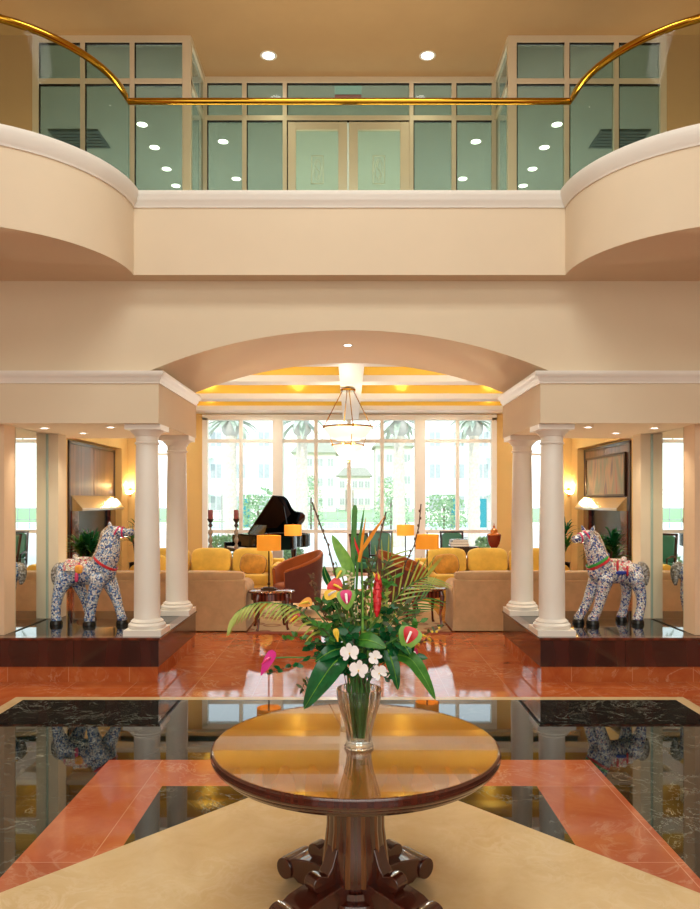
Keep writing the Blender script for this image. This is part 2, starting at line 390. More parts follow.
# ------------------------------------------------------------------ SETTING: walls and ceilings
YW = 7.50
def seg_arch(hw, zs, rise, n=28):
    R = (hw*hw+rise*rise)/(2*rise); zc = zs+rise-R; a = math.asin(hw/R)
    return [(R*math.sin(-a+2*a*i/n), zc+R*math.cos(-a+2*a*i/n)) for i in range(n+1)]
arc = seg_arch(2.04, 3.168, .415)
poly = [(-7, 3.12), (-2.04, 3.12)]+arc+[(2.04, 3.12), (7, 3.12), (7, 4.74), (-7, 4.74)]
wb = B(); wb.prism(poly, YW, 9.3, 'y')
struct(wb.build('wall_front', M['paint'], ang=20), 'cream wall with a wide shallow arch above the lounge', 'wall')
for sx, nm in ((-1, 'wall_left'), (1, 'wall_right')):
    b = B(); b.box(min(sx*7, sx*1.94), max(sx*7, sx*1.94), 7.47, 9.3, 2.63, 3.15)
    struct(b.build('trim_%d' % (1 if sx < 0 else 2), M['paint'], smooth=False), 'cream beam over the %s pair of columns' % ('left' if sx < 0 else 'right'), 'beam')
    path = [(-7, 7.47), (-1.94, 7.47), (-1.94, 9.3)]
    prof = [(-.02, 3.035), (.012, 3.035), (.014, 3.06), (.03, 3.075), (.034, 3.10), (.06, 3.12), (.062, 3.155), (-.02, 3.155)]
    if sx > 0: path = [(1.94, 9.3), (1.94, 7.47), (7, 7.47)]
    b = B(); b.sweep(path, prof)
    struct(b.build('trim_%d' % (3 if sx < 0 else 4), M['white'], ang=50), 'white crown moulding along the top of the %s column beam' % ('left' if sx < 0 else 'right'), 'moulding')
    b = B(); b.box(min(sx*7.0, sx*7.3), max(sx*7.0, sx*7.3), -4.2, 16.2, 0, 7.8)
    struct(b.build(nm, M['paint'], smooth=False), '%s side wall of the atrium' % ('left' if sx < 0 else 'right'), 'wall')
b = B(); b.box(-7.3, 7.3, -4.4, -4.2, 0, 7.8)
struct(b.build('wall_entrance', M['paint'], smooth=False), 'entrance wall behind the viewer', 'wall')
b = B(); b.box(-7.3, 7.3, -4.4, 16.4, 7.77, 8.0)
struct(b.build('ceiling_upper', M['tan_paint'], smooth=False), 'tan ceiling over the upper gallery', 'ceiling')
b = B(); b.box(-7.0, 7.0, 10.37, 16.0, 7.752, 7.77)
for sx in (-1, 1): b.box(min(sx*2.1, sx*7), max(sx*2.1, sx*7), 9.5, 10.37, 7.752, 7.77)
struct(b.build('ceiling_gallery', M['gallery_white'], smooth=False), 'pale ceiling of the room behind the gallery glass', 'ceiling')
# balcony slab
RC = (3.48, 7.2); RR = 1.34
def balc(r, n=18, y0=7.30):
    a0 = math.asin((y0-RC[1])/r); pts = []
    for i in range(n+1):
        a = a0-(a0+PI/2)*i/n
        pts.append((RC[0]-r*math.cos(a), RC[1]+r*math.sin(a)))
    right = pts+[(6.96, RC[1]-r)]
    left = [(-x, y) for x, y in right][::-1]
    return left+right
out = balc(RR)
b = B(); b.prism(out+[(6.96, YW+.02), (-6.96, YW+.02)], 4.085, 4.76, 'z')
struct(b.build('trim_5', M['pink_paint'], ang=25), 'curved cream balcony front above the arch', 'balcony')
prof = [(-.03, 4.75), (.012, 4.75), (.02, 4.775), (.045, 4.80), (.05, 4.83), (.065, 4.85), (.065, 4.90), (-.12, 4.90), (-.12, 4.75)]
b = B(); b.sweep(out, prof)
struct(b.build('trim_6', M['white'], ang=40), 'white ledge moulding along the balcony top', 'moulding')
b = B(); b.box(-7.0, 7.0, YW-.05, 16.2, 4.66, 4.76)
struct(b.build('floor_gallery', M['tan_paint'], smooth=False), 'upper gallery floor', 'floor')
b = B(); b.box(-7.3, 7.3, 16.0, 16.2, 4.66, 7.8)
struct(b.build('wall_gallery', M['paint'], smooth=False), 'far wall of the upper gallery room', 'wall')
for sx in (-1, 1):
    b = B(); b.box(min(sx*4.04, sx*7), max(sx*4.04, sx*7), 9.36, 9.5, 4.76, 7.77)
    struct(b.build('wall_gallery_%s' % ('left' if sx < 0 else 'right'), M['tan_paint'], smooth=False), 'golden tan wall at the %s end of the gallery' % ('left' if sx < 0 else 'right'), 'wall')
    lamp('gallery_room_fill', 'AREA', (sx*2.6, 13.8, 4.80), 105, (.93, 1, .98), rot=(PI, 0, 0), size=4.5, size_y=3)  # fill added low in the room to lighten the view through the glass
    lamp('gallery_ceiling_fill', 'AREA', (sx*1.1, 8.3, 4.80), 30, (1, .86, .62), rot=(PI, 0, 0), size=2.0, size_y=.2)  # hidden strip added behind the ledge to brighten the tan ceiling
    lamp('gallery_wall_uplight', 'SPOT', (sx*4.35, 8.7, 4.95), 70, (1, .78, .42), size=.04, angle=1.2, blend=.9, target=(sx*4.4, 9.36, 6.9))

# lounge shell
LZ = 4.48
b = B(); b.box(-7.3, 7.3, 9.25, 19.4, LZ, LZ+.12)
struct(b.build('ceiling_lounge', M['yellow_paint'], smooth=False), 'golden yellow lounge ceiling', 'ceiling')
for sx, nm in ((-1, 'wall_lounge_left'), (1, 'wall_lounge_right')):
    b = B(); b.box(min(sx*5.9, sx*6.2), max(sx*5.9, sx*6.2), 9.3, 19.3, 0, LZ)
    b.box(min(sx*5.72, sx*5.9), max(sx*5.72, sx*5.9), 18.45, 18.95, 0, 3.139)     # pilasters beside the fireplace
    b.box(min(sx*5.72, sx*5.9), max(sx*5.72, sx*5.9), 14.2, 14.9, 0, 3.139)
    b.box(min(sx*5.72, sx*5.9), max(sx*5.72, sx*5.9), 14.2, 18.95, 3.14, 3.5)
    struct(b.build(nm, M['gold_paint'], smooth=False), 'golden %s wall of the lounge' % ('left' if sx < 0 else 'right'), 'wall')
WY = 19.0; ZT = 3.98
b = B()
for sx in (-1, 1):
    def bx(a, c, z0, z1): b.box(min(sx*a, sx*c), max(sx*a, sx*c), WY, WY+.25, z0, z1)
    bx(3.76, 4.55, 0, LZ); bx(5.05, 6.2, 0, LZ); bx(4.55, 5.05, 3.55, LZ); bx(4.55, 5.05, 0, .35)
b.box(-3.76, 3.76, WY, WY+.25, ZT+.05, LZ)
struct(b.build('wall_back', M['gold_paint'], smooth=False), 'golden back wall of the lounge around the big window', 'wall')
# columns' return piers: alcove side piers
for sx in (-1, 1):
    nm = 'left' if sx < 0 else 'right'
    b = B(); b.box(min(sx*3.57, sx*6.99), max(sx*3.57, sx*6.99), 7.60, 7.84, .453, 2.63)
    struct(b.build('wall_pier_'+nm, M['pier_paint'], smooth=False), 'pale %s pier at the front of the horse alcove' % nm, 'pier')
    b = B(); b.box(min(sx*3.43, sx*3.9), max(sx*3.43, sx*3.9), 8.66, 8.90, .453, 2.63)
    struct(b.build('wall_alcove_'+nm, M['paint'], smooth=False), 'cream %s pier at the back of the horse alcove' % nm, 'pier')
    mr = thing('wall_mirror', 'tall narrow mirror on the %s side of the %s horse alcove' % (nm, nm), 'mirror', (sx*3.56, 8.25, .46), 0, None, 'thing')
    b = B(); b.box(-.01, .0, -.41, .41, 0, 2.165) if sx < 0 else b.box(0, .01, -.41, .41, 0, 2.165); b.build('mirror_glass', M['mirror'], mr, smooth=False)
    b = B(); b.box(-.004*sx-.008, -.004*sx+.008, .395, .41, 0, 2.165); b.build('mirror_edge', M['mirror_edge'], mr, smooth=False)
    b = B(); b.box(min(sx*3.575, sx*3.9), max(sx*3.575, sx*3.9), 7.84, 8.66, .453, 2.63)
    struct(b.build('wall_mirror_backing_'+nm, M['paint'], smooth=False), 'wall behind the %s alcove mirror' % nm, 'wall')

# big lounge window
wt = bpy.data.objects.new('window_1', None); C.objects.link(wt); wt.location = (0, WY, 0); struct(wt, 'floor to ceiling white framed lounge window onto the pool', 'window')
fr = B()
fr.box(-3.80, -3.66, -.06, .14, 0, ZT); fr.box(3.66, 3.80, -.06, .14, 0, ZT)
fr.box(-3.80, 3.80, -.06, .14, ZT-.07, ZT+.08); fr.box(-3.80, 3.80, -.03, .14, 0, .12)
fr.build('frame', M['creamtrim'], wt, smooth=False, bevel=.008)
fr = B()
for a, c in ((273, 283), (414.5, 425)): fr.box(X(a, WY), X(c, WY), -.12, .16, 0, ZT-.07)
fr.build('mullion', M['creamtrim'], wt, smooth=False, bevel=.01)
cols = [206, 241, 278, 316, 349, 382, 420, 457.5, 493]
tz, lz = Z(441, WY), Z(531.5, WY)
for p in (241, 316, 349, 382, 457.5):
    mb = B(); hw = .045 if p != 349 else .05
    mb.box(X(p, WY)-hw, X(p, WY)+hw, -.03, .1, .12, ZT-.07); mb.build('glazing_bar', M['creamtrim'], wt, smooth=False)
for z in (tz, lz):
    mb = B(); mb.box(-3.66, 3.66, -.025, .09, z-.045, z+.045); mb.build('transom', M['creamtrim'], wt, smooth=False)
for i in range(8):
    x0, x1 = max(-3.66, X(cols[i], WY)), min(3.66, X(cols[i+1], WY))
    mb = B(); mb.box(x0, x1, .04, .05, .12, ZT-.07); mb.build('pane', M['pane'], wt, smooth=False)
for i in (-1, 1):
    mb = B(); mb.tube([(i*.09, -.03, 1.55), (i*.09, -.09, 1.57), (i*.09, -.09, 2.1), (i*.09, -.03, 2.12)], .014, 8); mb.build('handle', M['steel'], wt)
for sx, n in ((-1, 2), (1, 3)):
    wt = bpy.data.objects.new('window_%d' % n, None); C.objects.link(wt); wt.location = (sx*4.8, WY, 0); struct(wt, 'narrow %s side window of the lounge' % ('left' if sx < 0 else 'right'), 'window')
    fr = B(); fr.box(-.29, -.2, -.05, .12, .3, 3.6); fr.box(.2, .29, -.05, .12, .3, 3.6); fr.box(-.29, .29, -.05, .12, 3.5, 3.6); fr.box(-.29, .29, -.05, .12, .3, .4)
    fr.build('frame', M['creamtrim'], wt, smooth=False, bevel=.006)
    mb = B(); mb.box(-.2, .2, .04, .05, .4, 3.5); mb.build('pane', M['pane'], wt, smooth=False)
    mb = B(); mb.box(-.2, .2, .0, .08, 3.0, 3.06); mb.build('transom', M['creamtrim'], wt, smooth=False)

# cove beams across the lounge ceiling (yellow face, cream ledge)
k = 7
for yb in (11.2, 13.05, 15.28, 17.25, 18.82):
    b = B(); zb = 3.95 if yb < 18 else 4.075
    b.box(-5.9, 5.9, yb+.20, yb+.36 if yb < 18 else 19.0, zb+.02, LZ, 0)
    b.box(-5.9, 5.9, yb-.04, yb+.38 if yb < 18 else 19.0, zb, zb+.07, 1)
    b.box(-5.9, 5.9, yb-.04, yb-.015, zb+.07, zb+.11, 1)
    struct(b.build('trim_%d' % k, [M['yellow_paint'], M['creamtrim']], smooth=False), ['front', 'second', 'third', 'fourth', 'last'][k-7]+' yellow ceiling beam with a lit cream ledge', 'beam'); k += 1
    lamp('cove_fill_strip', 'AREA', (0, yb+.07, zb+.075), 12, (1, .92, .66), rot=(PI, 0, 0), size=10.5, size_y=.06)  # extra strip added to brighten the yellow beam faces
    xs = {11.2: (-2.6, -.75, .8, 2.6), 13.05: (-3.4, 0-3.4+6.8), 15.28: (-2.95, -1.09, 1.09, 2.95), 17.25: (-3.3, 3.3), 18.82: (-2.78, -1.03, 1.09, 2.84)}[yb]
    for x in xs:
        lamp('cove_uplight', 'SPOT', (x, yb+.03, zb+.085), 34, (1, .95, .8), size=.1, angle=1.9, blend=1, target=(x, yb+.13, zb+.5))
b = B(); b.box(-.17, .23, 10.8, 18.9, 3.93, 4.12, 0); b.box(-.10, .16, 10.8, 18.9, 4.1, LZ, 0)
struct(b.build('trim_20', M['creamtrim'], smooth=False), 'cream centre beam running toward the window', 'beam')

# ------------------------------------------------------------------ upper gallery glazing
def glaz_front(name_n, x0, x1, y, xs, zmid, ztop, label, glass, z0=4.76, postw=.045, skip=None):
    t = bpy.data.objects.new('window_%d' % name_n, None); C.objects.link(t); t.location = (0, y, 0); struct(t, label, 'window')
    f = B(); f.box(x0, x1, -.04, .04, ztop-.09, ztop)
    f.build('head_rail', M['champ'], t, smooth=False, bevel=.004)
    for a, h in xs:
        f = B(); f.box(a-h, a+h, -.045, .045, z0, ztop-.09); f.build('post', M['champ'], t, smooth=False, bevel=.004)
    f = B(); f.box(x0, x1, -.035, .035, zmid-.035, zmid+.035); f.build('transom', M['champ'], t, smooth=False, bevel=.003)
    pp = [a for a, h in xs]
    f = B()
    for i in range(len(pp)-1):
        for zz in (ztop-.09, zmid-.035):
            f.box(pp[i]+xs[i][1], pp[i+1]-xs[i+1][1], -.03, -.008, zz-.022, zz)
        f.box(pp[i]+xs[i][1], pp[i]+xs[i][1]+.014, -.03, -.008, z0, ztop-.09)
    f.build('gasket', M['hoof'], t, smooth=False)
    for i in range(len(pp)-1):
        if skip and i in skip:
            f = B(); f.box(pp[i], pp[i+1], -.006, .006, zmid, ztop-.09); f.build('pane', glass, t, smooth=False); continue
        f = B(); f.box(pp[i], pp[i+1], -.006, .006, z0, ztop-.09); f.build('pane', glass, t, smooth=False)
    return t
Y1, Y2, ZC = 9.40, 10.31, 7.77
for sx, n in ((-1, 4), (1, 5)):
    nm = 'left' if sx < 0 else 'right'
    xs = [(sx*4.0, .04), (sx*3.40, .03), (sx*2.77, .03), (sx*2.075, .055)]
    if sx > 0: xs = xs
    xs = sorted(xs)
    glaz_front(n, min(sx*4.04, sx*2.02), max(sx*4.04, sx*2.02), Y1, xs, Z(82.5, Y1), ZC, 'green glazed bay projecting at the %s of the gallery' % nm, M['green_glass'])
    t = bpy.data.objects.new('window_%d' % (n+2), None); C.objects.link(t); t.location = (sx*2.05, 0, 0); struct(t, 'narrow glazed return beside the %s gallery bay' % nm, 'window')
    f = B(); f.box(-.035, .035, Y1, Y2, ZC-.09, ZC); f.box(-.03, .03, Y1, Y2, Z(82.5, Y1)-.035, Z(82.5, Y1)+.035); f.build('rail', M['champ'], t, smooth=False)
    f = B(); f.box(-.005, .005, Y1, Y2, 4.76, ZC-.09); f.build('pane', M['green_glass'], t, smooth=False)
glaz_front(8, -2.05, 2.05, Y2, [(-2.03, .04), (-1.47, .032), (-.905, .03), (.865, .03), (1.46, .032), (2.03, .04)], Z(119, Y2), ZC, 'green glazed screen around the gallery doors', M['green_glass'], skip=(2,))
for i, sx in enumerate((-1, 1)):
    d = bpy.data.objects.new('door_%d' % (i+1), None); C.objects.link(d); d.location = (-.02, Y2, 4.76); struct(d, '%s leaf of the champagne metal gallery doors' % ('left' if sx < 0 else 'right'), 'door')
    x0, x1 = (.012, .855); zt = Z(121.5, Y2)-4.76; st = .125
    q = lambda a, c: (min(sx*a, sx*c), max(sx*a, sx*c))
    f = B(); f.box(*q(x0, x0+st), -.03, .03, 0, zt); f.box(*q(x1-st, x1), -.03, .03, 0, zt); f.box(*q(x0+st, x1-st), -.03, .03, zt-.13, zt); f.box(*q(x0+st, x1-st), -.03, .03, 0, .25)
    f.build('door_frame', M['champ'], d, smooth=False, bevel=.004)
    f = B(); f.box(*q(x0+st, x1-st), -.004, .004, .25, zt-.13); f.build('glass', M['frost_glass'], d, smooth=False)
    xc = sx*.43; zc = Z(170, Y2)-4.76; e = B()
    for (a0, a1, c0, c1) in ((-.085, -.075, -.2, .2), (.075, .085, -.2, .2), (-.085, .085, -.2, -.19), (-.085, .085, .19, .2)):
        e.box(xc+a0, xc+a1, -.008, -.0045, zc+c0, zc+c1)
    e.tube([(xc+.05*math.cos(a), -.006, zc+.15*math.sin(a)) for a in (2*PI*i/20 for i in range(21))], .004, 5)
    e.tube([(xc+.025*math.sin(2*u), -.006, zc-.12+.24*u/PI) for u in (PI*i/14 for i in range(15))], .005, 5)
    e.build('etched_emblem', plain('etched_glass', srgb('D8DEC8'), .6), d)
    f = B(); f.tube([(sx*.07, -.03, 1.0), (sx*.07, -.08, 1.02), (sx*.07, -.08, 1.35), (sx*.07, -.03, 1.37)], .012, 8); f.build('handle', M['brass'], d)
es = thing('exit_sign', 'small pale sign hanging behind the glass over the gallery doors', 'sign', (-.02, 10.45, 7.60))
b = B(); b.box(-.19, .19, -.03, .03, 0, .15); b.build('panel', glow('pale_lit_sign_face', srgb('C4DCCC'), .55), es, bevel=.006)
b = B(); b.box(-.19, .19, -.03, .03, -.012, 0); b.build('lower_edge', plain('pink_sign_edge', srgb('D87A7A'), .4), es)
b = B(); b.tube([(0, 0, .15), (0, 0, .151)], .01, 6); b.build('hanger', M['champ'], es)

# balustrade glass and brass handrail
RP = balc(1.28, 18, 7.33)
nl = 20
rails = RP[:nl], RP[nl-1:nl+1], RP[nl:]
bal = thing('balustrade', 'green glass balustrade with a polished brass handrail along the whole balcony', 'balustrade', (0, 0, 0), kind='thing')
for pth in rails:
    b = B(); b.sweep(pth, [(-.006, 4.905), (.006, 4.905), (.006, 5.79), (-.006, 5.79)])
    b.build('glass_panel', M['rail_glass'], bal)
b = B(); b.tube([(x, y, 5.825) for x, y in RP], .033, 14, up=(0, 0, 1))
b.build('handrail', M['brass'], bal)
# ------------------------------------------------------------------ downlights
def downlight(loc, label, group, power=12, r=.085, col=(1, .88, .66), ang=2.0, on=True):
    t = thing('recessed_downlight', label, 'ceiling light', loc, 0, group)
    b = B(); b.lathe([(r*.8, -.002), (r, -.006), (r*1.12, -.002), (r*1.12, .004), (r*.8, .004)], 24, caps=False); b.build('trim_ring', M['white'], t)
    b = B(); b.lathe([(.0005, -.001), (r*.8, -.001), (r*.8, .003), (.0005, .003)], 24); b.build('lens', M['light_on'] if on else M['white'], t)
    if power: lamp('downlight_bulb', 'SPOT', (0, 0, -.02), power, col, size=r*.8, angle=ang, blend=.8, parent=t)
    return t
for x, s in ((X(268.5, 9.79), 'left'), (X(427.5, 9.79), 'right')):
    downlight((x, 9.79, 7.768), '%s downlight in the tan ceiling before the gallery doors' % s, 'gallery ceiling downlights', 30, .1)
for sx in (-1, 1):
    for j, (zz, ord_) in enumerate(((11.55, 'first'), (12.3, 'second'), (13.1, 'third'), (13.8, 'last'))):
        downlight((sx*3.26, zz, 7.75), '%s ceiling light in the row behind the %s glazed bay' % (ord_, 'left' if sx < 0 else 'right'), 'ceiling lights behind the gallery glass', 20, .1)
    for j, zz in enumerate((12.1, 13.5)):
        downlight((sx*2.08, zz, 7.75), '%s ceiling light behind the screen panels %s of the gallery doors' % (('upper', 'lower')[j], 'left' if sx < 0 else 'right'), 'ceiling lights behind the gallery glass', 20, .1)
    for j, (x, y, nmx) in enumerate(((3.3, 7.95, 'outer'), (2.55, 7.85, 'front'), (3.1, 8.55, 'rear'))):
        downlight((sx*x, y, 2.628), '%s downlight in the ceiling above the %s horse' % (nmx, 'left' if sx < 0 else 'right'), 'alcove downlights', 22, .05)
downlight((-.02, 8.2, 3.576), 'single downlight at the crown of the arch', None, 8, .05)
for sx in (-1, 1):
    t = thing('ceiling_vent', 'dark square air vent in the ceiling behind the %s glazed bay' % ('left' if sx < 0 else 'right'), 'vent', (sx*4.4, 12.0, 7.742))
    b = B(); b.box(-.4, .4, -.3, .3, -.01, .008); b.build('frame', M['vent'], t)
    for i in range(6):
        b = B(); b.box(-.36, .36, -.25+i*.1-.03, -.25+i*.1+.03, -.018, -.01); b.build('slat', M['vent'], t)

# ------------------------------------------------------------------ plinths and columns
for sx in (-1, 1):
    nm = 'left' if sx < 0 else 'right'
    t = thing('display_plinth', 'low mahogany plinth with polished black top under the %s mosaic horse' % nm, 'plinth', (sx*1.94, 7.47, 0))
    q = lambda a, c: (min(sx*a, sx*c), max(sx*a, sx*c))
    b = B(); b.box(*q(.012, 3.88), .012, 1.8, 0, .155); b.build('tile_base', M['red'], t, smooth=False)
    b = B(); b.box(*q(0, 3.88), 0, 1.8, .155, .425)
    b.build('wood_panel', M['mahog'], t, smooth=False)
    for xx in (.86, 2.1):
        g = B(); g.box(*q(xx, xx+.006), -.002, .01, .157, .423); g.build('panel_joint', M['lacquer'], t, smooth=False)
    b = B(); b.sweep([(-3.88, 0), (0, 0), (0, 1.8)] if sx < 0 else [(0, 1.8), (0, 0), (3.88, 0)], [(-.10, .425), (.012, .425), (.018, .438), (.012, .452), (-.10, .452)]); b.build('edge_moulding', M['mahog_top'], t, ang=60)
    b = B(); b.box(*q(.05, 3.88), .05, 1.8, .425, .45); b.build('granite_top', M['granite'], t, smooth=False)
    for j, (yy, wh) in enumerate(((7.72, 'front'), (9.05, 'rear'))):
        c = thing('column', '%s white round column of the pair on the %s plinth' % (wh, nm), 'column', (sx*2.125, yy, .452), 0, 'white columns', 'thing')
        H = 2.63-.452
        if sx < 0 and j == 0:
            b = B(); b.box(-.195, .195, -.195, .195, 0, .06); b.lathe([(.185, .06), (.192, .075), (.192, .10), (.178, .115), (.165, .12), (.168, .135), (.15, .15), (.137, .16)], 40); base = b.build('base', M['white'], c)
            b = B(); b.lathe([(.137, .155)]+[(.135-.022*(i/10)**1.6, .16+(H-.35)*i/10) for i in range(11)]+[(.113, H-.165)], 40); shaft = b.build('shaft', M['white'], c)
            b = B(); b.lathe([(.112, H-.20), (.126, H-.195), (.126, H-.18), (.114, H-.17), (.116, H-.12), (.13, H-.11), (.135, H-.095), (.165, H-.07), (.17, H-.055)], 40); b.box(-.185, .185, -.185, .185, H-.055, H); cap = b.build('capital', M['white'], c)
            proto_col = (base, shaft, cap)
        else:
            for o in proto_col:
                k2 = o.copy(); C.objects.link(k2); k2.parent = c
#--SPLIT--
# ------------------------------------------------------------------ side walls of the lounge: fireplaces
for sx in (-1, 1):
    nm = 'left' if sx < 0 else 'right'
    t = thing('fireplace', 'dark wood panelled fireplace with a steel hood on the %s lounge wall' % nm, 'fireplace', (sx*5.9, 16.8, 0))
    q = lambda a, c: (min(-sx*a, -sx*c), max(-sx*a, -sx*c))
    b = B()
    for i in range(2):
        b.box(*q(.02, .06), -1.42+i*1.43, -.01+i*1.43, 1.74, 3.03)
    b.build('wall_panel', M['walnut'], t, smooth=False, bevel=.01)
    b = B(); b.box(*q(.02, .07), -1.5, -1.42, 0, 3.08); b.box(*q(.02, .07), 1.42, 1.5, 0, 3.08); b.box(*q(.02, .07), -1.5, 1.5, 3.03, 3.1)
    b.build('surround', M['dark_wood'], t, smooth=False, bevel=.006)
    b = B(); y0, y1 = -1.42, 1.42
    pr = [(.07, 1.62), (.32, 1.62), (.32, 1.67), (.07, 1.95)]
    b.prism([(-sx*p[0], p[1]) for p in pr], y0, y1, 'y'); b.build('hood', M['steel'], t, smooth=False, bevel=.006)
    b = B(); b.box(*q(.02, .10), -1.42, -1.05, 0, 1.62); b.build('side_panel', M['mahog_top'], t, smooth=False)
    b = B(); b.box(*q(.02, .10), 1.05, 1.42, 0, 1.62); b.build('side_panel', M['mahog_top'], t, smooth=False)
    b = B(); b.box(*q(.0, .02), -1.05, 1.05, 0, 1.62); b.build('firebox', M['hoof'], t, smooth=False)
    b = B(); b.box(*q(.02, .5), -1.3, 1.3, 0, .12); b.build('hearth', M['granite'], t, smooth=False, bevel=.01)
# abstract painting on the right fireplace
t = thing('framed_painting', 'large framed abstract painting in blurred pastel bands above the right fireplace', 'painting', (5.835, 16.75, 2.4))
b = B()
for (a0, a1, c0, c1) in ((-1.27, 1.27, -.47, -.42), (-1.27, 1.27, .42, .47), (-1.27, -1.22, -.42, .42), (1.22, 1.27, -.42, .42)): b.box(-.05, 0, a0, a1, c0, c1)
b.build('picture_frame', M['bronze'], t, smooth=False, bevel=.008)
b = B(); b.box(-.03, -.005, -1.22, 1.22, -.42, .42)
pm = NT('abstract_canvas'); v = pm.obj((1, 1.6, .35)); f = pm.noise(v, 1.3, 3, .5, .4)
pm.l.new(pm.ramp(f, [(.30, srgb('A8604E')), (.40, srgb('A08468')), (.48, srgb('7E8468')), (.55, srgb('B08A66')), (.62, srgb('766860')), (.72, srgb('B4684E'))]), pm.b.inputs['Base Color']); pm.set(Roughness=.6)
b.build('canvas', pm.m, t, smooth=False)
# sconces
for sx in (-1, 1):
    nm = 'left' if sx < 0 else 'right'
    t = thing('wall_sconce', 'small lit bowl sconce on the golden wall near the %s fireplace' % nm, 'wall lamp', (sx*5.66, WY-.002, 2.06))
    b = B(); b.box(-.03, .03, -.02, 0, -.12, .1); b.tube([(0, -.01, -.04), (0, -.10, -.05)], .012, 6); b.build('bracket', M['brass'], t)
    b = B(); b.lathe([(.02, -.07), (.09, -.03), (.14, .03), (.13, .03), (.085, -.015), (.02, -.05)], 24, (0, -.15, 0)); b.build('bowl', M['sconce_low'], t)
    lamp('sconce_bulb', 'POINT', (0, -.17, .16), 22, (1, .72, .34), size=.05, parent=t)

# ------------------------------------------------------------------ rug and sofas
rb = B(); rb.box(-1.42, 1.42, 10.12, 15.2, .0005, .012)
rm = NT('patterned_rug'); v = rm.obj()
vo = rm.new('ShaderNodeTexVoronoi'); vo.inputs['Scale'].default_value = 3.2; rm.l.new(v, vo.inputs['Vector'])
c = rm.ramp(vo.outputs['Distance'], [(.1, srgb('D8B88A')), (.28, srgb('C49A70')), (.38, srgb('A8705A')), (.46, srgb('DCC096'))])
sp2 = rm.new('ShaderNodeSeparateXYZ'); rm.l.new(v, sp2.inputs[0])
ge = rm.new('ShaderNodeMath', operation='LESS_THAN'); ge.inputs[1].default_value = 10.28; rm.l.new(sp2.outputs['Y'], ge.inputs[0])
rm.l.new(rm.mix(ge.outputs[0], c, srgb('9A4E36')), rm.b.inputs['Base Color']); rm.set(Roughness=.95); rm.bump(rm.noise(v, 300, 2), .4, .003)
tag(rb.build('rug', rm.m, bevel=.004), 'beige patterned rug with a red border between the sofas', 'rug')

def sofa(label, fab, cush, wd, n, group, loc, rz, skirt=True, bolster=False):
    t = thing('sofa', label, 'sofa', loc, rz, group)
    h = wd/2      # front faces -y locally, back at y=.9
    b = B(); b.box(-h+.02, h-.02, .04, .86, .03, .30); b.build('base', fab, t, bevel=.02)
    b = B()
    b.sweep([(-h, .88), (-h, .02), (h, .02), (h, .88), (-h, .88)], [(0, .015), (.012, .015), (.0, .16), (-.01, .16), (-.01, .015)]); b.build('skirt', fab, t)
    b = B(); b.box(-h+.01, h-.01, .70, .885, .02, .73); b.build('back_frame', fab, t, bevel=.025)
    if bolster:
        b = B(); b.cushion((0, .77, .775), (h-.02, .11, .07), 6, 40, 10); b.build('top_bolster', fab, t)
    for s in (-1, 1):
        b = B(); b.box(min(s*h, s*(h-.2)), max(s*h, s*(h-.2)), .03, .86, .03, .56)
        b.tube([(s*(h-.1), .02, .56), (s*(h-.1), .8, .56)], .115, 18); b.build('arm', fab, t, bevel=.02)
    sw = (wd-.4)/n
    for i in range(n):
        x = -h+.2+sw*(i+.5)
        b = B(); b.cushion((x, .38, .39), (sw/2-.005, .36, .10), 7); b.build('seat_cushion', cush, t)
        b = B(); b.cushion((x, .63, .69-(.08 if bolster else 0)), (sw/2-.008, .13, .25-(.06 if bolster else 0)), 4, xf=Matrix.Translation((x, .63, .69)) @ Matrix.Rotation(-.14, 4, 'X') @ Matrix.Translation((-x, -.63, -.69))); b.build('back_cushion', cush, t)
    return t
# near pair: backs toward the entrance
SW = 2.42
for sx in (-1, 1):
    sofa('tan upholstered sofa seen from behind, %s' % ('past the left columns below the piano' if sx < 0 else 'past the right columns near the red urn'), M['tan_fab'], M['yel_fab'], SW, 3, 'tan sofas with backs to the entrance', (sx*(1.46+SW/2), 11.2, 0), PI, bolster=True)
for sx in (-1, 1):
    sofa('golden yellow sofa facing the entrance in front of the %s' % ('grand piano' if sx < 0 else 'red urn'), M['yel_fab'], M['yel_fab'], 2.75, 3, 'golden yellow sofas facing the entrance', (sx*2.62, 13.35, 0), 0)
# inner return sofas along the side walls (their arms show behind the horses)
def pillow(label, mat, loc, rot, name='throw_pillow', group=None):
    b = B(); b.cushion((0, 0, 0), (.24, .075, .19), 3.2, 24, 12)
    e = B(); e.tube([(.235*math.copysign(abs(math.cos(a))**.6, math.cos(a)), 0, .185*math.copysign(abs(math.sin(a))**.6, math.sin(a))) for a in (2*PI*i/40 for i in range(41))], .012, 6)
    o = thing(name, label, 'pillow', loc, 0, group); o.rotation_euler = rot
    b.build('cover', mat, o); e.build('fringe_trim', M['dry'], o)
    return o
pillow('gold patterned throw pillow on the yellow sofa before the piano', M['yel_pat'], (X(252, 13.6)+.02, 13.63, .66), (-.35, .15, 0))
pillow('gold patterned throw pillow on the yellow sofa by the urn', M['yel_pat'], (X(446, 13.6), 13.63, .66), (-.35, -.1, 0))
pillow('yellow throw pillow leaning on the left sofa arm behind the column', M['yel_fab'], (-3.6, 13.6, .66), (-.35, .1, .2))

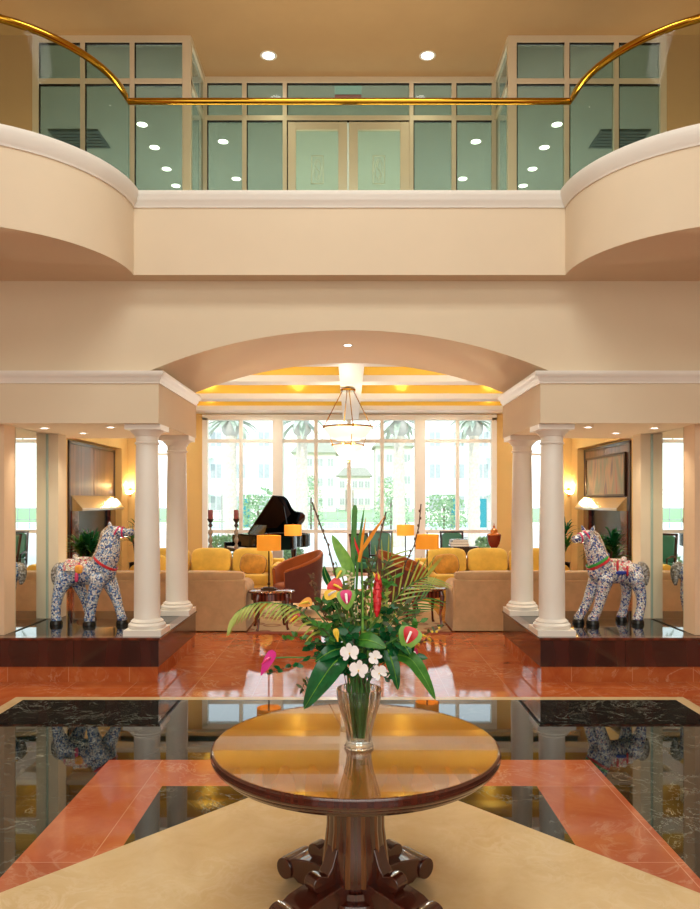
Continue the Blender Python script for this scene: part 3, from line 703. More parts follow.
# ------------------------------------------------------------------ end tables and lamps
def end_table(label, loc, r=.34, h=.55):
    t = thing('end_table', label, 'table', loc, 0, 'round cherry end tables')
    b = B(); b.lathe([(.0, h-.035), (r-.02, h-.035), (r, h-.02), (r, h-.008), (r-.012, h), (.0, h)], 40); b.build('tabletop', M['endwood'], t)
    b = B(); b.lathe([(r-.07, h-.13), (r-.05, h-.13), (r-.05, h-.034), (r-.07, h-.034)], 40, caps=False); b.build('apron', M['endwood'], t)
    for i in range(4):
        a = PI/4+i*PI/2+.2; d = Vector((math.cos(a), math.sin(a), 0))
        b = B(); prof = [(r-.06, h-.04, .034), (r-.035, h-.12, .036), (r-.045, h-.25, .026), (r-.07, .18, .018), (r-.05, .04, .017), (r-.03, 0.0, .022)]
        b.tube([d*p[0]+Vector((0, 0, p[1])) for p in prof], [p[2] for p in prof], 10); b.build('leg', M['endwood'], t)
    return t
def table_lamp(label, loc, pw=3.2, group='amber drum shade table lamps'):
    t = thing('table_lamp', label, 'lamp', loc, 0, group)
    b = B(); b.box(-.11, .11, -.07, .07, 0, .018); b.box(-.08, .08, -.05, .05, .018, .035); b.build('base', M['bronze'], t, bevel=.004)
    b = B(); b.tube([(0, 0, .03), (0, 0, .765)], .011, 10); b.ball((0, 0, .08), .022); b.ball((0, 0, .80), .012); b.tube([(0, 0, .76), (0, 0, .79)], .005, 6); b.build('pole', M['bronze'], t)
    b = B(); r = .172; b.lathe([(r, .565), (r, .775), (r-.004, .775), (r-.004, .565)], 40, caps=False); b.build('lamp_shade', M['shade'], t)
    b = B()
    for a in (0, 2*PI/3, 4*PI/3): b.tube([(0, 0, .755), (.168*math.cos(a), .168*math.sin(a), .765)], .003, 5)
    b.build('shade_spider', M['bronze'], t)
    lamp('lamp_bulb', 'POINT', (0, 0, .665), pw, (1, .68, .3), size=.04, parent=t)
    return t
end_table('round cherry end table beside the rust chair left of the bouquet', (X(271, 10.52), 10.55, .0125))
end_table('round cherry end table beside the tan sofa right of the bouquet', (X(424, 10.8), 10.85, .0125))
table_lamp('amber drum lamp on the round table left of the bouquet', (X(268.5, 10.5), 10.55, .565))
table_lamp('amber drum lamp on the round table right of the bouquet', (X(427.5, 10.8), 10.85, .565))
for px, s in ((293, 'left'), (405.5, 'right')):
    x = X(px, 14.6)
    t = thing('side_table', 'small dark square side table behind the %s rust chair' % s, 'table', (x, 14.6, .0125), 0, 'dark side tables')
    b = B(); b.box(-.25, .25, -.25, .25, .53, .56); b.build('tabletop', M['dark_wood'], t, bevel=.005)
    for a in (-1, 1):
        for c in (-1, 1):
            b = B(); b.box(a*.22-.02, a*.22+.02, c*.22-.02, c*.22+.02, 0, .53); b.build('leg', M['dark_wood'], t)
    table_lamp('smaller looking amber lamp behind the %s rust chair, by the window' % s, (x, 14.6, .58), 3.2)

# ------------------------------------------------------------------ tub chairs
def tub_chair(label, loc, rz):
    t = thing('tub_chair', label, 'chair', loc, rz, 'rust and plum tub chairs')
    # faces +x locally; shell wraps the back
    n = 22; outer = []; inner = []
    def shell(off, zoff):
        rings = []
        for i in range(n+1):
            a = PI*.24+(2*PI-2*PI*.24)*i/n
            u = abs(i/n-.5)*2            # 0 at the back, 1 at the arm fronts
            top = .98-.30*(u**1.25)+zoff
            flare = lambda z: 1+.16*max(0, z-.35)
            r = .36+off; col = []
            for j in range(7):
                z = .20+(top-.20)*j/6
                col.append((r*flare(z)*math.cos(a)*1.16+.05, r*flare(z)*math.sin(a), z))
            rings.append(col)
        return rings
    o = shell(.0, 0); ii = shell(-.055, -.005)
    b = B(); b.loft(o, caps=False, closed=False); b.build('outer_shell', M['plum_fab'], t, ang=80)
    b = B(); b.loft([c[::-1] for c in ii], caps=False, closed=False); b.build('inner_shell', M['rust_fab'], t, ang=80)
    b = B(); b.tube([((p[-1][0]+q2[-1][0])/2, (p[-1][1]+q2[-1][1])/2, p[-1][2]) for p, q2 in zip(o, ii)], .032, 10); b.tube([((p[j][0]+q2[j][0])/2, (p[j][1]+q2[j][1])/2, p[j][2]) for p, q2 in ((o[0], ii[0]),) for j in range(7)], .03, 8); b.tube([((p[j][0]+q2[j][0])/2, (p[j][1]+q2[j][1])/2, p[j][2]) for p, q2 in ((o[-1], ii[-1]),) for j in range(7)], .03, 8); b.build('piping_roll', M['rust_fab'], t, ang=80)
    b = B(); b.cushion((.05, 0, .40), (.33, .29, .09), 4); b.build('seat_cushion', M['rust_fab'], t)
    b = B(); b.lathe([(.0, .19), (.33, .19), (.345, .24), (.34, .32), (0, .32)], 32); b.build('seat_base', M['plum_fab'], t)
    for a in (.7, -.7, PI-.7, PI+.7):
        b = B(); b.tube([(.26*math.cos(a), .26*math.sin(a), .21), (.31*math.cos(a), .31*math.sin(a), 0)], [.026, .015], 8); b.build('leg', M['dark_wood'], t)
    return t
tub_chair('rust velvet tub chair with plum outside, left of the bouquet', (X(299, 12.1), 12.1, .0125), PI+.5)
tub_chair('rust velvet tub chair with plum outside, right of the bouquet', (X(400, 12.1), 12.1, .0125), -.5)

# ------------------------------------------------------------------ grand piano
pt = thing('grand_piano', 'black grand piano with raised lid by the lounge window', 'piano', (X(249, 16.9), 16.9, 0), math.radians(36))
# local: +x keyboard -> tail, +y bass side (spine), y from -.74 (treble) to .74
def case_outline():
    pts = [(0, .74), (0, -.74), (.62, -.74)]
    for i in range(1, 13):
        u = i/12; pts.append((.62+.75*u, -.74+.62*(3*u*u-2*u**3)))
    for i in range(1, 9):
        a = -PI/2+PI*i/8*.98; pts.append((1.37+.36*math.cos(a), .31+.43*math.sin(a)))
    pts.append((1.30, .74)); return pts
co = case_outline()
b = B(); b.prism(co, .72, .76, 'z'); b.sweep(co+[co[0]], [(0, .74), (0, 1.03), (.05, 1.03), (.05, .74)]) ; b.build('case', M['lacquer'], pt, ang=30)
b = B(); b.prism([(.25, .66), (.25, -.66), (.62, -.66), (1.35, -.05), (1.6, .3), (1.25, .66)], .86, .88, 'z'); b.build('soundboard', M['soundboard'], pt, smooth=False)
b = B(); b.box(-.26, .02, -.76, .76, .66, .74); b.box(-.26, .02, -.76, -.68, .74, .86); b.box(-.26, .02, .68, .76, .74, .86); b.build('key_bed', M['lacquer'], pt, smooth=False, bevel=.01)
b = B(); b.box(-.22, -.04, -.67, .67, .74, .765); kb = b.build('keyboard', M['ivory'], pt, smooth=False)
b = B()
for i in range(50):
    if i % 7 in (2, 6): continue
    y = -.66+1.32*(i+.97)/52; b.box(-.15, -.04, y-.006, y+.006, .765, .78)
b.build('black_keys', M['lacquer'], kb, smooth=False)
b = B(); b.box(.0, .03, -.68, .68, .76, 1.02); b.build('fallboard', M['lacquer'], pt, smooth=False)
b = B(); b.add([(.18, -.36, 1.03), (.18, .36, 1.03), (.30, .30, 1.27), (.30, -.30, 1.27), (.195, -.36, 1.03), (.195, .36, 1.03), (.315, .30, 1.27), (.315, -.30, 1.27)], [(0, 1, 2, 3), (7, 6, 5, 4), (0, 4, 5, 1), (1, 5, 6, 2), (2, 6, 7, 3), (3, 7, 4, 0)]); b.build('music_desk', M['lacquer'], pt, smooth=False)
lidp = [(x, y) for x, y in co if x > .3]
lidp = [(.36, .74), (.36, -.76)]+[p for p in co[2:]]
lb = B(); lb.prism([(x, y-.74) for x, y in lidp], 0, .022, 'z'); lb.build('lid', M['lacquer'], pt, loc=(0, .74, 1.035), rot=(-math.radians(37), 0, 0), ang=30)
b = B(); b.prism([(.0, .74), (.0, -.75), (.35, -.75), (.35, .74)], 0, .02, 'z'); 
b.build('lid_flap', M['lacquer'], pt, loc=(.02, 0, 1.036), smooth=False)
b = B(); b.tube([(.75, -.55, .95), (.80, -.18, 1.78)], .014, 8); b.build('lid_prop', M['lacquer'], pt)
for x, y in ((.15, -.6), (.15, .6), (1.4, .32)):
    b = B(); b.lathe([(.05, .0), (.04, .06), (.045, .3), (.07, .62), (.08, .73)], 12, (x, y, 0)); b.build('leg', M['lacquer'], pt)
b = B(); b.box(.3, .36, -.12, .12, .05, .12); b.tube([(.33, -.08, .1), (.33, -.08, .73)], .015, 8); b.tube([(.33, .08, .1), (.33, .08, .73)], .015, 8); b.build('pedal_lyre', M['lacquer'], pt)

# ------------------------------------------------------------------ candlesticks, urn, console, green chairs
for px, s in ((210.5, 'the one nearest the gold wall'), (236.3, 'the one close to the piano keyboard')):
    t = thing('candlestick', 'turned floor candlestick with a red pillar candle, '+s, 'candlestick', (X(px, 15.6), 15.6, 0), 0, 'tall floor candlesticks')
    b = B(); pr = [(.12, 0), (.12, .03), (.05, .06), (.03, .12)]
    for i in range(7): z = .15+i*.155; pr += [(.022, z), (.045, z+.05), (.05, z+.075), (.045, z+.10), (.022, z+.15)]
    pr += [(.02, 1.28), (.05, 1.31), (.02, 1.36), (.06, 1.42), (.065, 1.44), (0.0, 1.44)]
    b.lathe(pr, 16); b.build('stand', M['wicker'], t)
    b = B(); b.lathe([(.025, 1.27), (.052, 1.31), (.022, 1.36), (.062, 1.42), (.07, 1.45), (0, 1.45)], 16); b.build('cup', M['iron'], t)
    b = B(); b.lathe([(.052, 1.45), (.052, 1.63), (.046, 1.64), (0, 1.635)], 20); cd = b.build('candle', M['candle'], t)
    b = B(); b.tube([(0, 0, 1.63), (0, 0, 1.655)], .003, 5); b.build('wick', M['iron'], cd)
t = thing('pedestal_stand', 'small dark pedestal behind the right yellow sofa carrying the urn', 'stand', (X(494, 15.0), 15.0, 0))
b = B(); b.lathe([(.17, 0), (.17, .04), (.06, .08), (.045, .4), (.06, .66), (.16, .70), (.17, .73), (0, .73)], 24); b.build('body', M['dark_wood'], t)
t = thing('lidded_urn', 'red lacquer lidded urn with an orange finial beside the right gold wall', 'urn', (X(494, 15.0), 15.0, .732))
b = B(); b.lathe([(.08, 0), (.08, .02), (.03, .05), (.028, .10), (.06, .14), (.11, .22), (.135, .32), (.14, .385), (.145, .40), (.0, .40)], 28); b.build('body', M['urn'], t)
b = B(); b.lathe([(.145, .402), (.14, .42), (.08, .45), (.07, .50), (.04, .53), (.018, .55), (.025, .575), (.012, .6), (.004, .645), (0, .65)], 24); b.build('urn_lid', M['urn_gold'], t)
t = thing('console_table', 'dark wooden console behind the right yellow sofa', 'table', (X(465, 15.4), 15.4, 0))
b = B(); b.box(-.27, .27, -.2, .2, .84, .88); b.build('tabletop', M['dark_wood'], t, bevel=.006)
b = B(); b.box(-.25, .25, -.18, .18, .70, .84); b.build('apron', M['dark_wood'], t)
for a in (-1, 1):
    for c in (-1, 1):
        b = B(); b.box(a*.22-.025, a*.22+.025, c*.15-.025, c*.15+.025, 0, .70); b.build('leg', M['dark_wood'], t)
zz = .882
for i, (wd, th, cm, s) in enumerate(((.2, .05, 'endwood', 'bottom'), (.18, .045, 'ivory', 'middle'), (.17, .05, 'mahog_top', 'top'))):
    t = thing('book', '%s book of the stack on the dark console behind the right sofa' % s, 'book', (X(459, 15.35), 15.36, zz), .05*i, 'books on the console')
    b = B(); b.box(-wd, wd, -.14, .14, 0, .006); b.box(-wd, wd, -.14, .14, th-.006, th); b.box(-wd, -wd+.006, -.14, .14, 0, th); b.build('cover', M[cm], t)
    b = B(); b.box(-wd+.006, wd-.01, -.13, .13, .006, th-.006); b.build('pages', M['ivory'], t); zz += th+.001
def green_chair(label, loc, rz):
    t = thing('armchair', label, 'chair', loc, rz, 'green leather armchairs')
    b = B(); b.box(-.27, .27, -.26, .26, .30, .38); b.build('seat_frame', M['dark_wood'], t, bevel=.008)
    b = B(); b.cushion((0, 0, .43), (.25, .25, .07), 6); b.build('seat', M['green_lea'], t)
    T = Matrix.Translation((0, .24, .38)) @ Matrix.Rotation(-.14, 4, 'X')
    b = B()
    for a in (-1, 1): b.box(a*.26-.022, a*.26+.022, -.025, .025, -.05, .72, xf=T)
    b.box(-.28, .28, -.025, .03, .70, .745, xf=T); b.box(-.24, .24, -.02, .02, .05, .10, xf=T); b.build('back_frame', M['dark_wood'], t, bevel=.006)
    b = B(); b.cushion((0, 0, .40), (.235, .04, .30), 8, xf=T); b.build('backrest', M['green_lea'], t)
    for a in (-1, 1):
        b = B(); b.tube([(a*.27, -.23, .38), (a*.28, -.22, .60), (a*.28, 0, .64), (a*.27, .27, .62)], .022, 8); b.build('armrest', M['dark_wood'], t)
        for c in (-1, 1):
            b = B(); b.tube([(a*.245, c*.235, .31), (a*.25, c*.25, 0)], [.025, .017], 8); b.build('leg', M['dark_wood'], t)
    return t
green_chair('green leather armchair behind the right yellow sofa, near the console', (X(455, 17), 17.0, 0), .1)
green_chair('green leather armchair by the window just right of the bouquet', (X(380, 17), 17.0, 0), -.1)
green_chair('green leather armchair turned sideways directly behind the bouquet', (X(370, 15.9), 15.9, 0), .8)

# ------------------------------------------------------------------ chandelier
t = thing('chandelier', 'two tier alabaster bowl chandelier hanging on brass rods in the lounge', 'chandelier', (X(348, 13.6), 13.6, 0))
z1, z2 = 3.18, 2.86
b = B(); b.lathe([(.44, z1), (.42, z1-.06), (.33, z1-.16), (.22, z1-.22), (.21, z1-.22), (.31, z1-.15), (.40, z1-.06), (.42, z1)], 40, caps=False); b.build('upper_bowl', M['alab'], t)
b = B(); b.lathe([(.27, z2), (.25, z2-.07), (.18, z2-.17), (.08, z2-.24), (.0, z2-.25)], 40, caps=False); b.build('lower_bowl', M['alab'], t)
b = B(); b.lathe([(.43, z1), (.475, z1+.005), (.475, z1+.03), (.43, z1+.03), (.43, z1)], 40, caps=False); b.build('upper_ring', M['brass'], t)
b = B(); b.lathe([(.27, z2), (.31, z2+.005), (.31, z2+.022), (.27, z2+.022), (.27, z2)], 40, caps=False); b.build('lower_ring', M['brass'], t)
for a in (.2, .2+PI/2, .2+PI, .2+1.5*PI):
    d = Vector((math.cos(a), math.sin(a), 0))
    b = B(); b.tube([d*.10+Vector((0, 0, 3.88)), d*.45+Vector((0, 0, z1+.02))], .009, 8); b.ball(d*.45+Vector((0, 0, z1+.02)), .03); rd = b.build('rod', M['brass'], t)
    b = B(); b.tube([d*.36+Vector((0, 0, z1-.1)), d*.29+Vector((0, 0, z2+.01))], .007, 6); b.ball(d*.29+Vector((0, 0, z2+.01)), .025); b.build('lower_link', M['brass'], rd)
b = B(); b.lathe([(.14, 3.86), (.14, 3.90), (.03, 3.93), (0, 3.93)], 24); b.build('canopy', M['brass'], t)
b = B(); b.lathe([(.0, z2-.31), (.02, z2-.29), (.012, z2-.27), (.03, z2-.25), (0, z2-.24)], 12); b.build('finial', M['brass'], t)
lamp('chandelier_bulb', 'POINT', (0, 0, 3.32), 22, (1, .94, .8), size=.12, parent=t)
lamp('chandelier_bulb_low', 'POINT', (0, 0, 2.45), 70, (1, .95, .82), size=.12, parent=t)
# unseen spots added between the beams to brighten the lounge
for yy in (11.2, 14.2, 16.3, 18.1):
    for x in (-4.7, -2.4, 2.4, 4.7):
        lamp('lounge_fill_spot', 'SPOT', (x, yy, LZ-.02), 115, (1, .97, .88), size=.06, angle=2.4, blend=.9)

for x in (-3.6, -2.4, 2.4, 3.6):
    lamp('lounge_front_fill', 'SPOT', (x, 9.36, 3.32), 230, (1, .97, .88), size=.08, angle=1.7, blend=.9, target=(x*.5, 18.5, 3.6))  # spot added out of view to light beam fronts and window frames
# ------------------------------------------------------------------ dracaena palms in the lounge corners
def potted_palm(label, loc, h, n, seed, spread=.55):
    rnd = random.Random(seed)
    t = thing('potted_palm', label, 'plant', loc, 0, 'potted palms by the fireplaces')
    b = B(); b.lathe([(.15, 0), (.2, .05), (.22, .34), (.235, .36), (.2, .36), (.19, .3), (0, .3)], 24); b.build('pot', M['bronze'], t)
    for i in range(4):
        a = i*PI/2+.4; top = Vector((.16*math.cos(a), .16*math.sin(a), h*(.52+.15*i/2)))
        b = B(); b.tube(bez((.05*math.cos(a), .05*math.sin(a), .3), (.08*math.cos(a), .08*math.sin(a), h*.4), top, 6), [.022]*7, 7); cane = b.build('cane', M['twig'], t)
        lv = B()
        for k in range(n):
            th = 2*PI*k/n*1.618*2; el = rnd.uniform(-.1, 1.35); L = rnd.uniform(.32, .6)*spread/.55
            d = Vector((math.cos(th)*math.cos(el), math.sin(th)*math.cos(el), math.sin(el)))
            e = top+d*L-Vector((0, 0, L*.35)); m = top+d*L*.65
            p = bez(top+Vector((0, 0, rnd.uniform(-.2, .03))), m, e, 6)
            side = Vector((0, 0, 1)) if abs(d.z) < .9 else Vector((1, 0, 0))
            lv.leaf(p, [.03, .055, .062, .058, .045, .025, .003], side, .25)
        lv.build('leaves', M['leaf_dark'] if i % 2 else M['leaf_mid'], cane)
    return t
potted_palm('bushy potted palm in front of the left fireplace, behind the left horse', (-5.12, 14.5, 0), 1.35, 60, 3, .5)
potted_palm('slender potted palm by the sconce left of the front column', (-5.05, 17.6, 0), 1.55, 16, 4, .5)
potted_palm('bushy potted palm in front of the right fireplace, behind the right horse', (5.08, 14.5, 0), 1.4, 64, 5, .45)
potted_palm('slender potted palm by the sconce near the muzzle of the right horse', (5.05, 17.6, 0), 1.55, 16, 6, .5)

# ------------------------------------------------------------------ mosaic horses
def remeshed(bld, vox, smooth_it=6):
    me = bpy.data.meshes.new('tmp'); me.from_pydata([tuple(p) for p in bld.v], [], bld.f)
    bm = bmesh.new(); bm.from_mesh(me); bmesh.ops.recalc_face_normals(bm, faces=bm.faces); bm.to_mesh(me); bm.free()
    o = bpy.data.objects.new('tmp', me); C.objects.link(o)
    r = o.modifiers.new('r', 'REMESH'); r.mode = 'VOXEL'; r.voxel_size = vox
    s = o.modifiers.new('s', 'SMOOTH'); s.iterations = smooth_it; s.factor = .5
    dg = bpy.context.evaluated_depsgraph_get(); dg.update()
    m2 = bpy.data.meshes.new_from_object(o.evaluated_get(dg)); bpy.data.objects.remove(o)
    m2.shade_smooth(); return m2
def chain(b, pts):
    # pts: (x, y, z, r[, rz]) -> dense capsule of overlapping balls joined by a tapered tube
    P = [Vector(p[:3]) for p in pts]; n = len(P)
    fine = []; fr_ = []
    for i in range(n-1):
        for k in range(5):
            u = k/5
            q0, q1, q2, q3 = P[max(i-1, 0)], P[i], P[i+1], P[min(i+2, n-1)]
            fine.append(.5*((2*q1)+(-q0+q2)*u+(2*q0-5*q1+4*q2-q3)*u*u+(-q0+3*q1-3*q2+q3)*u**3)); fr_.append(sh(pts[i][3], pts[i+1][3], u))
    fine.append(P[-1]); fr_.append(pts[-1][3])
    b.tube(fine, fr_, 18); b.ball(P[0], pts[0][3]*.98, 18, 12); b.ball(P[-1], pts[-1][3]*.98, 18, 12)
def ring_band(center, axis, r, hw, th, seg=28, ell=1.0):
    axis = Vector(axis).normalized(); s1 = axis.orthogonal().normalized(); s2 = axis.cross(s1)
    rings = []
    for i in range(seg):
        a = 2*PI*i/seg; d = s1*math.cos(a)+s2*math.sin(a)
        rings.append([Vector(center)+d*r-axis*hw, Vector(center)+d*(r+th)-axis*hw*.7, Vector(center)+d*(r+th)+axis*hw*.7, Vector(center)+d*r+axis*hw])
    b = B(); b.loft(rings+[rings[0]], caps=False); return b
def horse(label, loc, trunk, neck, head, legs, mat, ears, tail, mane_col, bands, saddle):
    t = thing('mosaic_horse', label, 'sculpture', loc)
    b = B(); chain(b, trunk); chain(b, neck); chain(b, head)
    for lg in legs: chain(b, lg[:-1]+[(lg[-1][0], lg[-1][1], .06, lg[-1][3])])
    for e in ears: b.tube([Vector(e[0]), Vector(e[0])*.5+Vector(e[1])*.5, Vector(e[1])], [.028, .024, .006], 10)
    me = remeshed(b, .011, 5); me.materials.append(mat)
    bo = bpy.data.objects.new('body', me); C.objects.link(bo); bo.parent = t
    for lg in legs:
        f = lg[-1]; hb = B(); hb.lathe([(f[3]*1.15, .0), (f[3]*1.15, .02), (f[3]*1.02, .045), (f[3]*.8, .05), (0, .05)], 18, (f[0], f[1], 0)); hb.build('hoof', M['hoof'], t)
    tb = B(); n = len(tail); tb.tube(bez(*tail, 8), [.03, .045, .052, .055, .055, .05, .044, .034, .015], 12); tb.build('tail', M['mos_tail'], t)
    # mane down the crest
    mb = B(); pts = mane_col; mb.tube(pts, [.02, .034, .036, .036, .034, .02][:len(pts)], 10); mb.build('mane', M['mos_mane'], t)
    for nme, (c, ax, r, hw, th), m in bands: ring_band(c, ax, r, hw, th).build(nme, M[m], t)
    for nme, builder, m in saddle: builder.build(nme, M[m] if isinstance(m, str) else m, t)
    for hd in head[1:2]:
        for sy in (-1, 1):
            e = B(); e.ball((hd[0], hd[1]+sy*hd[3]*.80, hd[2]+hd[3]*.42), (.016, .012, .013), 12, 8); e.build('eye', M['hoof'], t)
    return t
def saddle_patch(c, hx, r, a0, a1, th, tilt=0):
    # a strip of blanket wrapped over the back: along x half-length hx, angles measured from straight up
    rings = []
    for i in range(15):
        a = a0+(a1-a0)*i/14; d = Vector((0, math.sin(a), math.cos(a)))
        rings.append([Vector(c)+d*r+Vector((-hx, 0, 0)), Vector(c)+d*(r+th)+Vector((-hx*.96, 0, 0)), Vector(c)+d*(r+th)+Vector((hx*.96, 0, 0)), Vector(c)+d*r+Vector((hx, 0, 0))])
    b = B(); b.loft(rings); return b
# left horse, facing right
sd = []
sd.append(('saddle_blanket', saddle_patch((-.13, .055, .565), .13, .148, -1.35, 1.35, .018), 'mos_pink'))
kb2 = B(); kb2.cushion((-.08, .05, .722), (.10, .07, .028), 3); kb2.ball((-.17, .05, .745), (.03, .03, .035)); sd.append(('saddle', kb2, 'mos_pink'))
ob = B(); ob.cushion((-.075, -.095, .62), (.045, .022, .05), 3); sd.append(('orange_patch', ob, 'strap_or'))
rb2 = B(); rb2.cushion((-.10, -.10, .53), (.02, .02, .055), 3); sd.append(('girth_strap', rb2, 'strap_pink'))
yb2 = B(); yb2.tube(bez((.06, .0, .715), (.10, -.02, .75), (.135, -.03, .80), 6), [.02, .025, .026, .022, .02, .016, .01], 10); sd.append(('yellow_ornament', yb2, 'strap_or'))
horse('blue and white mosaic horse sculpture facing right on the left plinth', (X(88.6, 8.35), 8.35, .452),
      [(-.285, .09, .575, .12), (-.20, .08, .58, .145), (-.05, .04, .565, .135), (.10, 0, .575, .15), (.20, -.03, .59, .128)],
      [(.16, -.02, .62, .145), (.225, -.03, .76, .132), (.25, -.03, .88, .118), (.268, -.03, .98, .098), (.29, -.03, 1.03, .08)],
      [(.285, -.03, 1.035, .075), (.35, -.035, 1.035, .068), (.43, -.04, 1.03, .05), (.495, -.045, 1.035, .043)],
      [[(.20, .05, .50, .10), (.285, .02, .34, .068), (.345, -.02, .20, .052), (.385, -.05, .1, .05), (.40, -.06, .04, .058)],
       [(.14, -.10, .50, .095), (.10, -.12, .34, .066), (.075, -.125, .20, .058), (.06, -.13, .1, .058), (.055, -.13, .04, .064)],
       [(-.27, -.0, .50, .11), (-.315, -.05, .36, .068), (-.335, -.08, .22, .053), (-.335, -.09, .1, .052), (-.33, -.09, .04, .06)],
       [(-.21, .15, .50, .10), (-.155, .18, .36, .062), (-.115, .20, .24, .05), (-.075, .21, .1, .05), (-.05, .21, .04, .056)]],
      M['mos_a'], [((.245, -.005, 1.08), (.235, .005, 1.165)), ((.27, -.075, 1.08), (.262, -.09, 1.165))],
      ((-.34, .10, .66), (-.43, .08, .60), (-.40, .05, .43)),
      [Vector(p) for p in ((.245, -.03, 1.10), (.185, -.03, 1.03), (.16, -.03, .92), (.125, -.03, .82), (.075, -.02, .74), (.05, -.02, .70))],
      [('collar_band', ((.205, -.028, .685), (.55, -.05, .83), .138, .016, .010), 'strap_red'), ('noseband', ((.405, -.04, 1.032), (1, 0, 0), .06, .01, .006), 'strap_pink'), ('cheek_strap', ((.335, -.035, 1.035), (.9, 0, -.45), .070, .010, .006), 'strap_pink')], sd)
# right horse, facing left
sd = []
sd.append(('saddle_blanket', saddle_patch((.10, .05, .565), .15, .128, -1.4, 1.4, .018), 'mos_pink'))
kb2 = B(); kb2.cushion((.09, .045, .705), (.12, .07, .026), 3); kb2.ball((.185, .05, .725), (.03, .03, .03)); sd.append(('saddle', kb2, 'mos_pink'))
bb2 = B(); bb2.ball((-.02, .02, .72), (.022, .022, .04)); bb2.ball((-.02, .02, .77), (.028, .024, .028)); sd.append(('saddle_horn', bb2, 'cobalt'))
for i, (xx, zz2) in enumerate(((-.03, .60), (.06, .655), (.17, .60))):
    rb2 = B(); rb2.cushion((xx, -.085, zz2), (.012, .02, .06), 3, xf=None); sd.append(('girth_strap', rb2, 'strap_red'))
ob = B(); ob.cushion((.10, -.087, .58), (.06, .016, .022), 3); sd.append(('navy_patch', ob, 'cobalt'))
horse('white, blue and pink mosaic horse sculpture facing left on the right plinth', (X(609.5, 8.35), 8.35, .452),
      [(.31, .085, .57, .105), (.22, .07, .57, .128), (.05, .04, .565, .122), (-.07, .01, .575, .13), (-.145, -.015, .585, .11)],
      [(-.10, 0, .62, .135), (-.14, -.005, .74, .122), (-.175, -.01, .83, .11), (-.215, -.01, .93, .092), (-.235, -.01, .985, .075)],
      [(-.235, -.01, .99, .072), (-.285, -.02, .985, .068), (-.355, -.035, .965, .052), (-.405, -.045, .955, .044)],
      [[(-.13, .05, .50, .09), (-.20, .04, .34, .064), (-.26, .03, .20, .052), (-.32, .02, .10, .05), (-.35, .01, .04, .058)],
       [(-.07, -.08, .50, .09), (-.115, -.085, .34, .064), (-.155, -.09, .20, .054), (-.195, -.09, .10, .054), (-.22, -.09, .04, .062)],
       [(.30, .0, .50, .10), (.345, -.01, .36, .064), (.355, -.02, .24, .052), (.325, -.03, .1, .05), (.305, -.04, .04, .06)],
       [(.24, .14, .50, .095), (.255, .165, .36, .06), (.245, .17, .24, .05), (.215, .17, .1, .05), (.195, .165, .04, .056)]],
      M['mos_b'], [((-.275, .03, 1.03), (-.305, .045, 1.115)), ((-.225, -.065, 1.035), (-.195, -.085, 1.12))],
      ((.36, .09, .66), (.46, .08, .64), (.435, .06, .42)),
      [Vector(p) for p in ((-.20, -.01, 1.06), (-.145, -.01, .99), (-.105, -.01, .90), (-.07, -.005, .81), (-.035, 0, .745), (-.01, 0, .70))],
      [('collar_band', ((-.128, -.003, .675), (-.5, 0, .86), .132, .016, .010), 'strap_red'), ('green_collar', ((-.142, -.004, .702), (-.5, 0, .86), .127, .016, .010), 'strap_green'), ('noseband', ((-.345, -.033, .968), (1, .2, .2), .056, .01, .006), 'strap_pink'), ('cheek_strap', ((-.27, -.018, .985), (.85, .1, .5), .071, .010, .006), 'strap_pink')], sd)
#--SPLIT2--
# ------------------------------------------------------------------ OUTSIDE the lounge window
M['terrace'] = plain('pale_terrace_paving', srgb('E4E0D6'), .7, var=.04, nscale=1)
M['lawn'] = plain('lawn_grass', srgb('9DB886'), .9, var=.15, nscale=3)
t = NT('pool_water'); t.set(Base_Color=srgb('8CC4D4'), Roughness=.08); t.bump(t.noise(t.obj(), 3, 3), .3, .03); M['pool'] = t.m
M['stucco'] = plain('white_stucco', srgb('EEE9DF'), .85, var=.03, nscale=.5)
M['stucco2'] = plain('sand_stucco', srgb('E2D8C8'), .85, var=.03, nscale=.5)
M['glassdark'] = plain('grey_window_glass', srgb('B2B3B0'), .15, var=.1)  # lightened so the colour itself carries the haze outside
M['roof'] = plain('grey_roof', srgb('B9B4AC'), .8, var=.05)
M['palm_trunk'] = plain('palm_bark', srgb('CFC5B6'), .9, var=.2, nscale=12)
M['palm_leaf'] = plain('pale_palm_leaf', srgb('B4BCAA'), .7, var=.2)  # green paled to imitate overexposed outdoor haze
M['teal'] = plain('teal_canvas', srgb('2E8A94'), .7, var=.06)
M['canvas'] = plain('white_canvas', srgb('F2F0EA'), .8, var=.02)
M['bush'] = plain('bush_leaf', srgb('8AA87C'), .8, var=.25, nscale=4)  # paler green stands in for the outdoor bloom and haze
gb = B(); gb.add([(-60, 19.26, -.02), (60, 19.26, -.02), (60, 48, -.02), (-60, 48, -.02)], [(0, 1, 2, 3)])
struct(gb.build('ground', M['terrace'], smooth=False), 'pale paved terrace outside the window', 'ground')
gb = B(); gb.add([(-90, 62, -.03), (90, 62, -.03), (90, 160, -.03), (-90, 160, -.03)], [(0, 1, 2, 3)])
tag(gb.build('lawn', M['lawn'], smooth=False), 'green lawn beyond the swimming pool', 'lawn', kind='stuff')
gb = B(); gb.add([(-60, 48, -.05), (60, 48, -.05), (60, 62, -.05), (-60, 62, -.05)], [(0, 1, 2, 3)])
tag(gb.build('swimming_pool', M['pool'], smooth=False), 'long pale blue swimming pool across the terrace', 'pool', kind='thing')
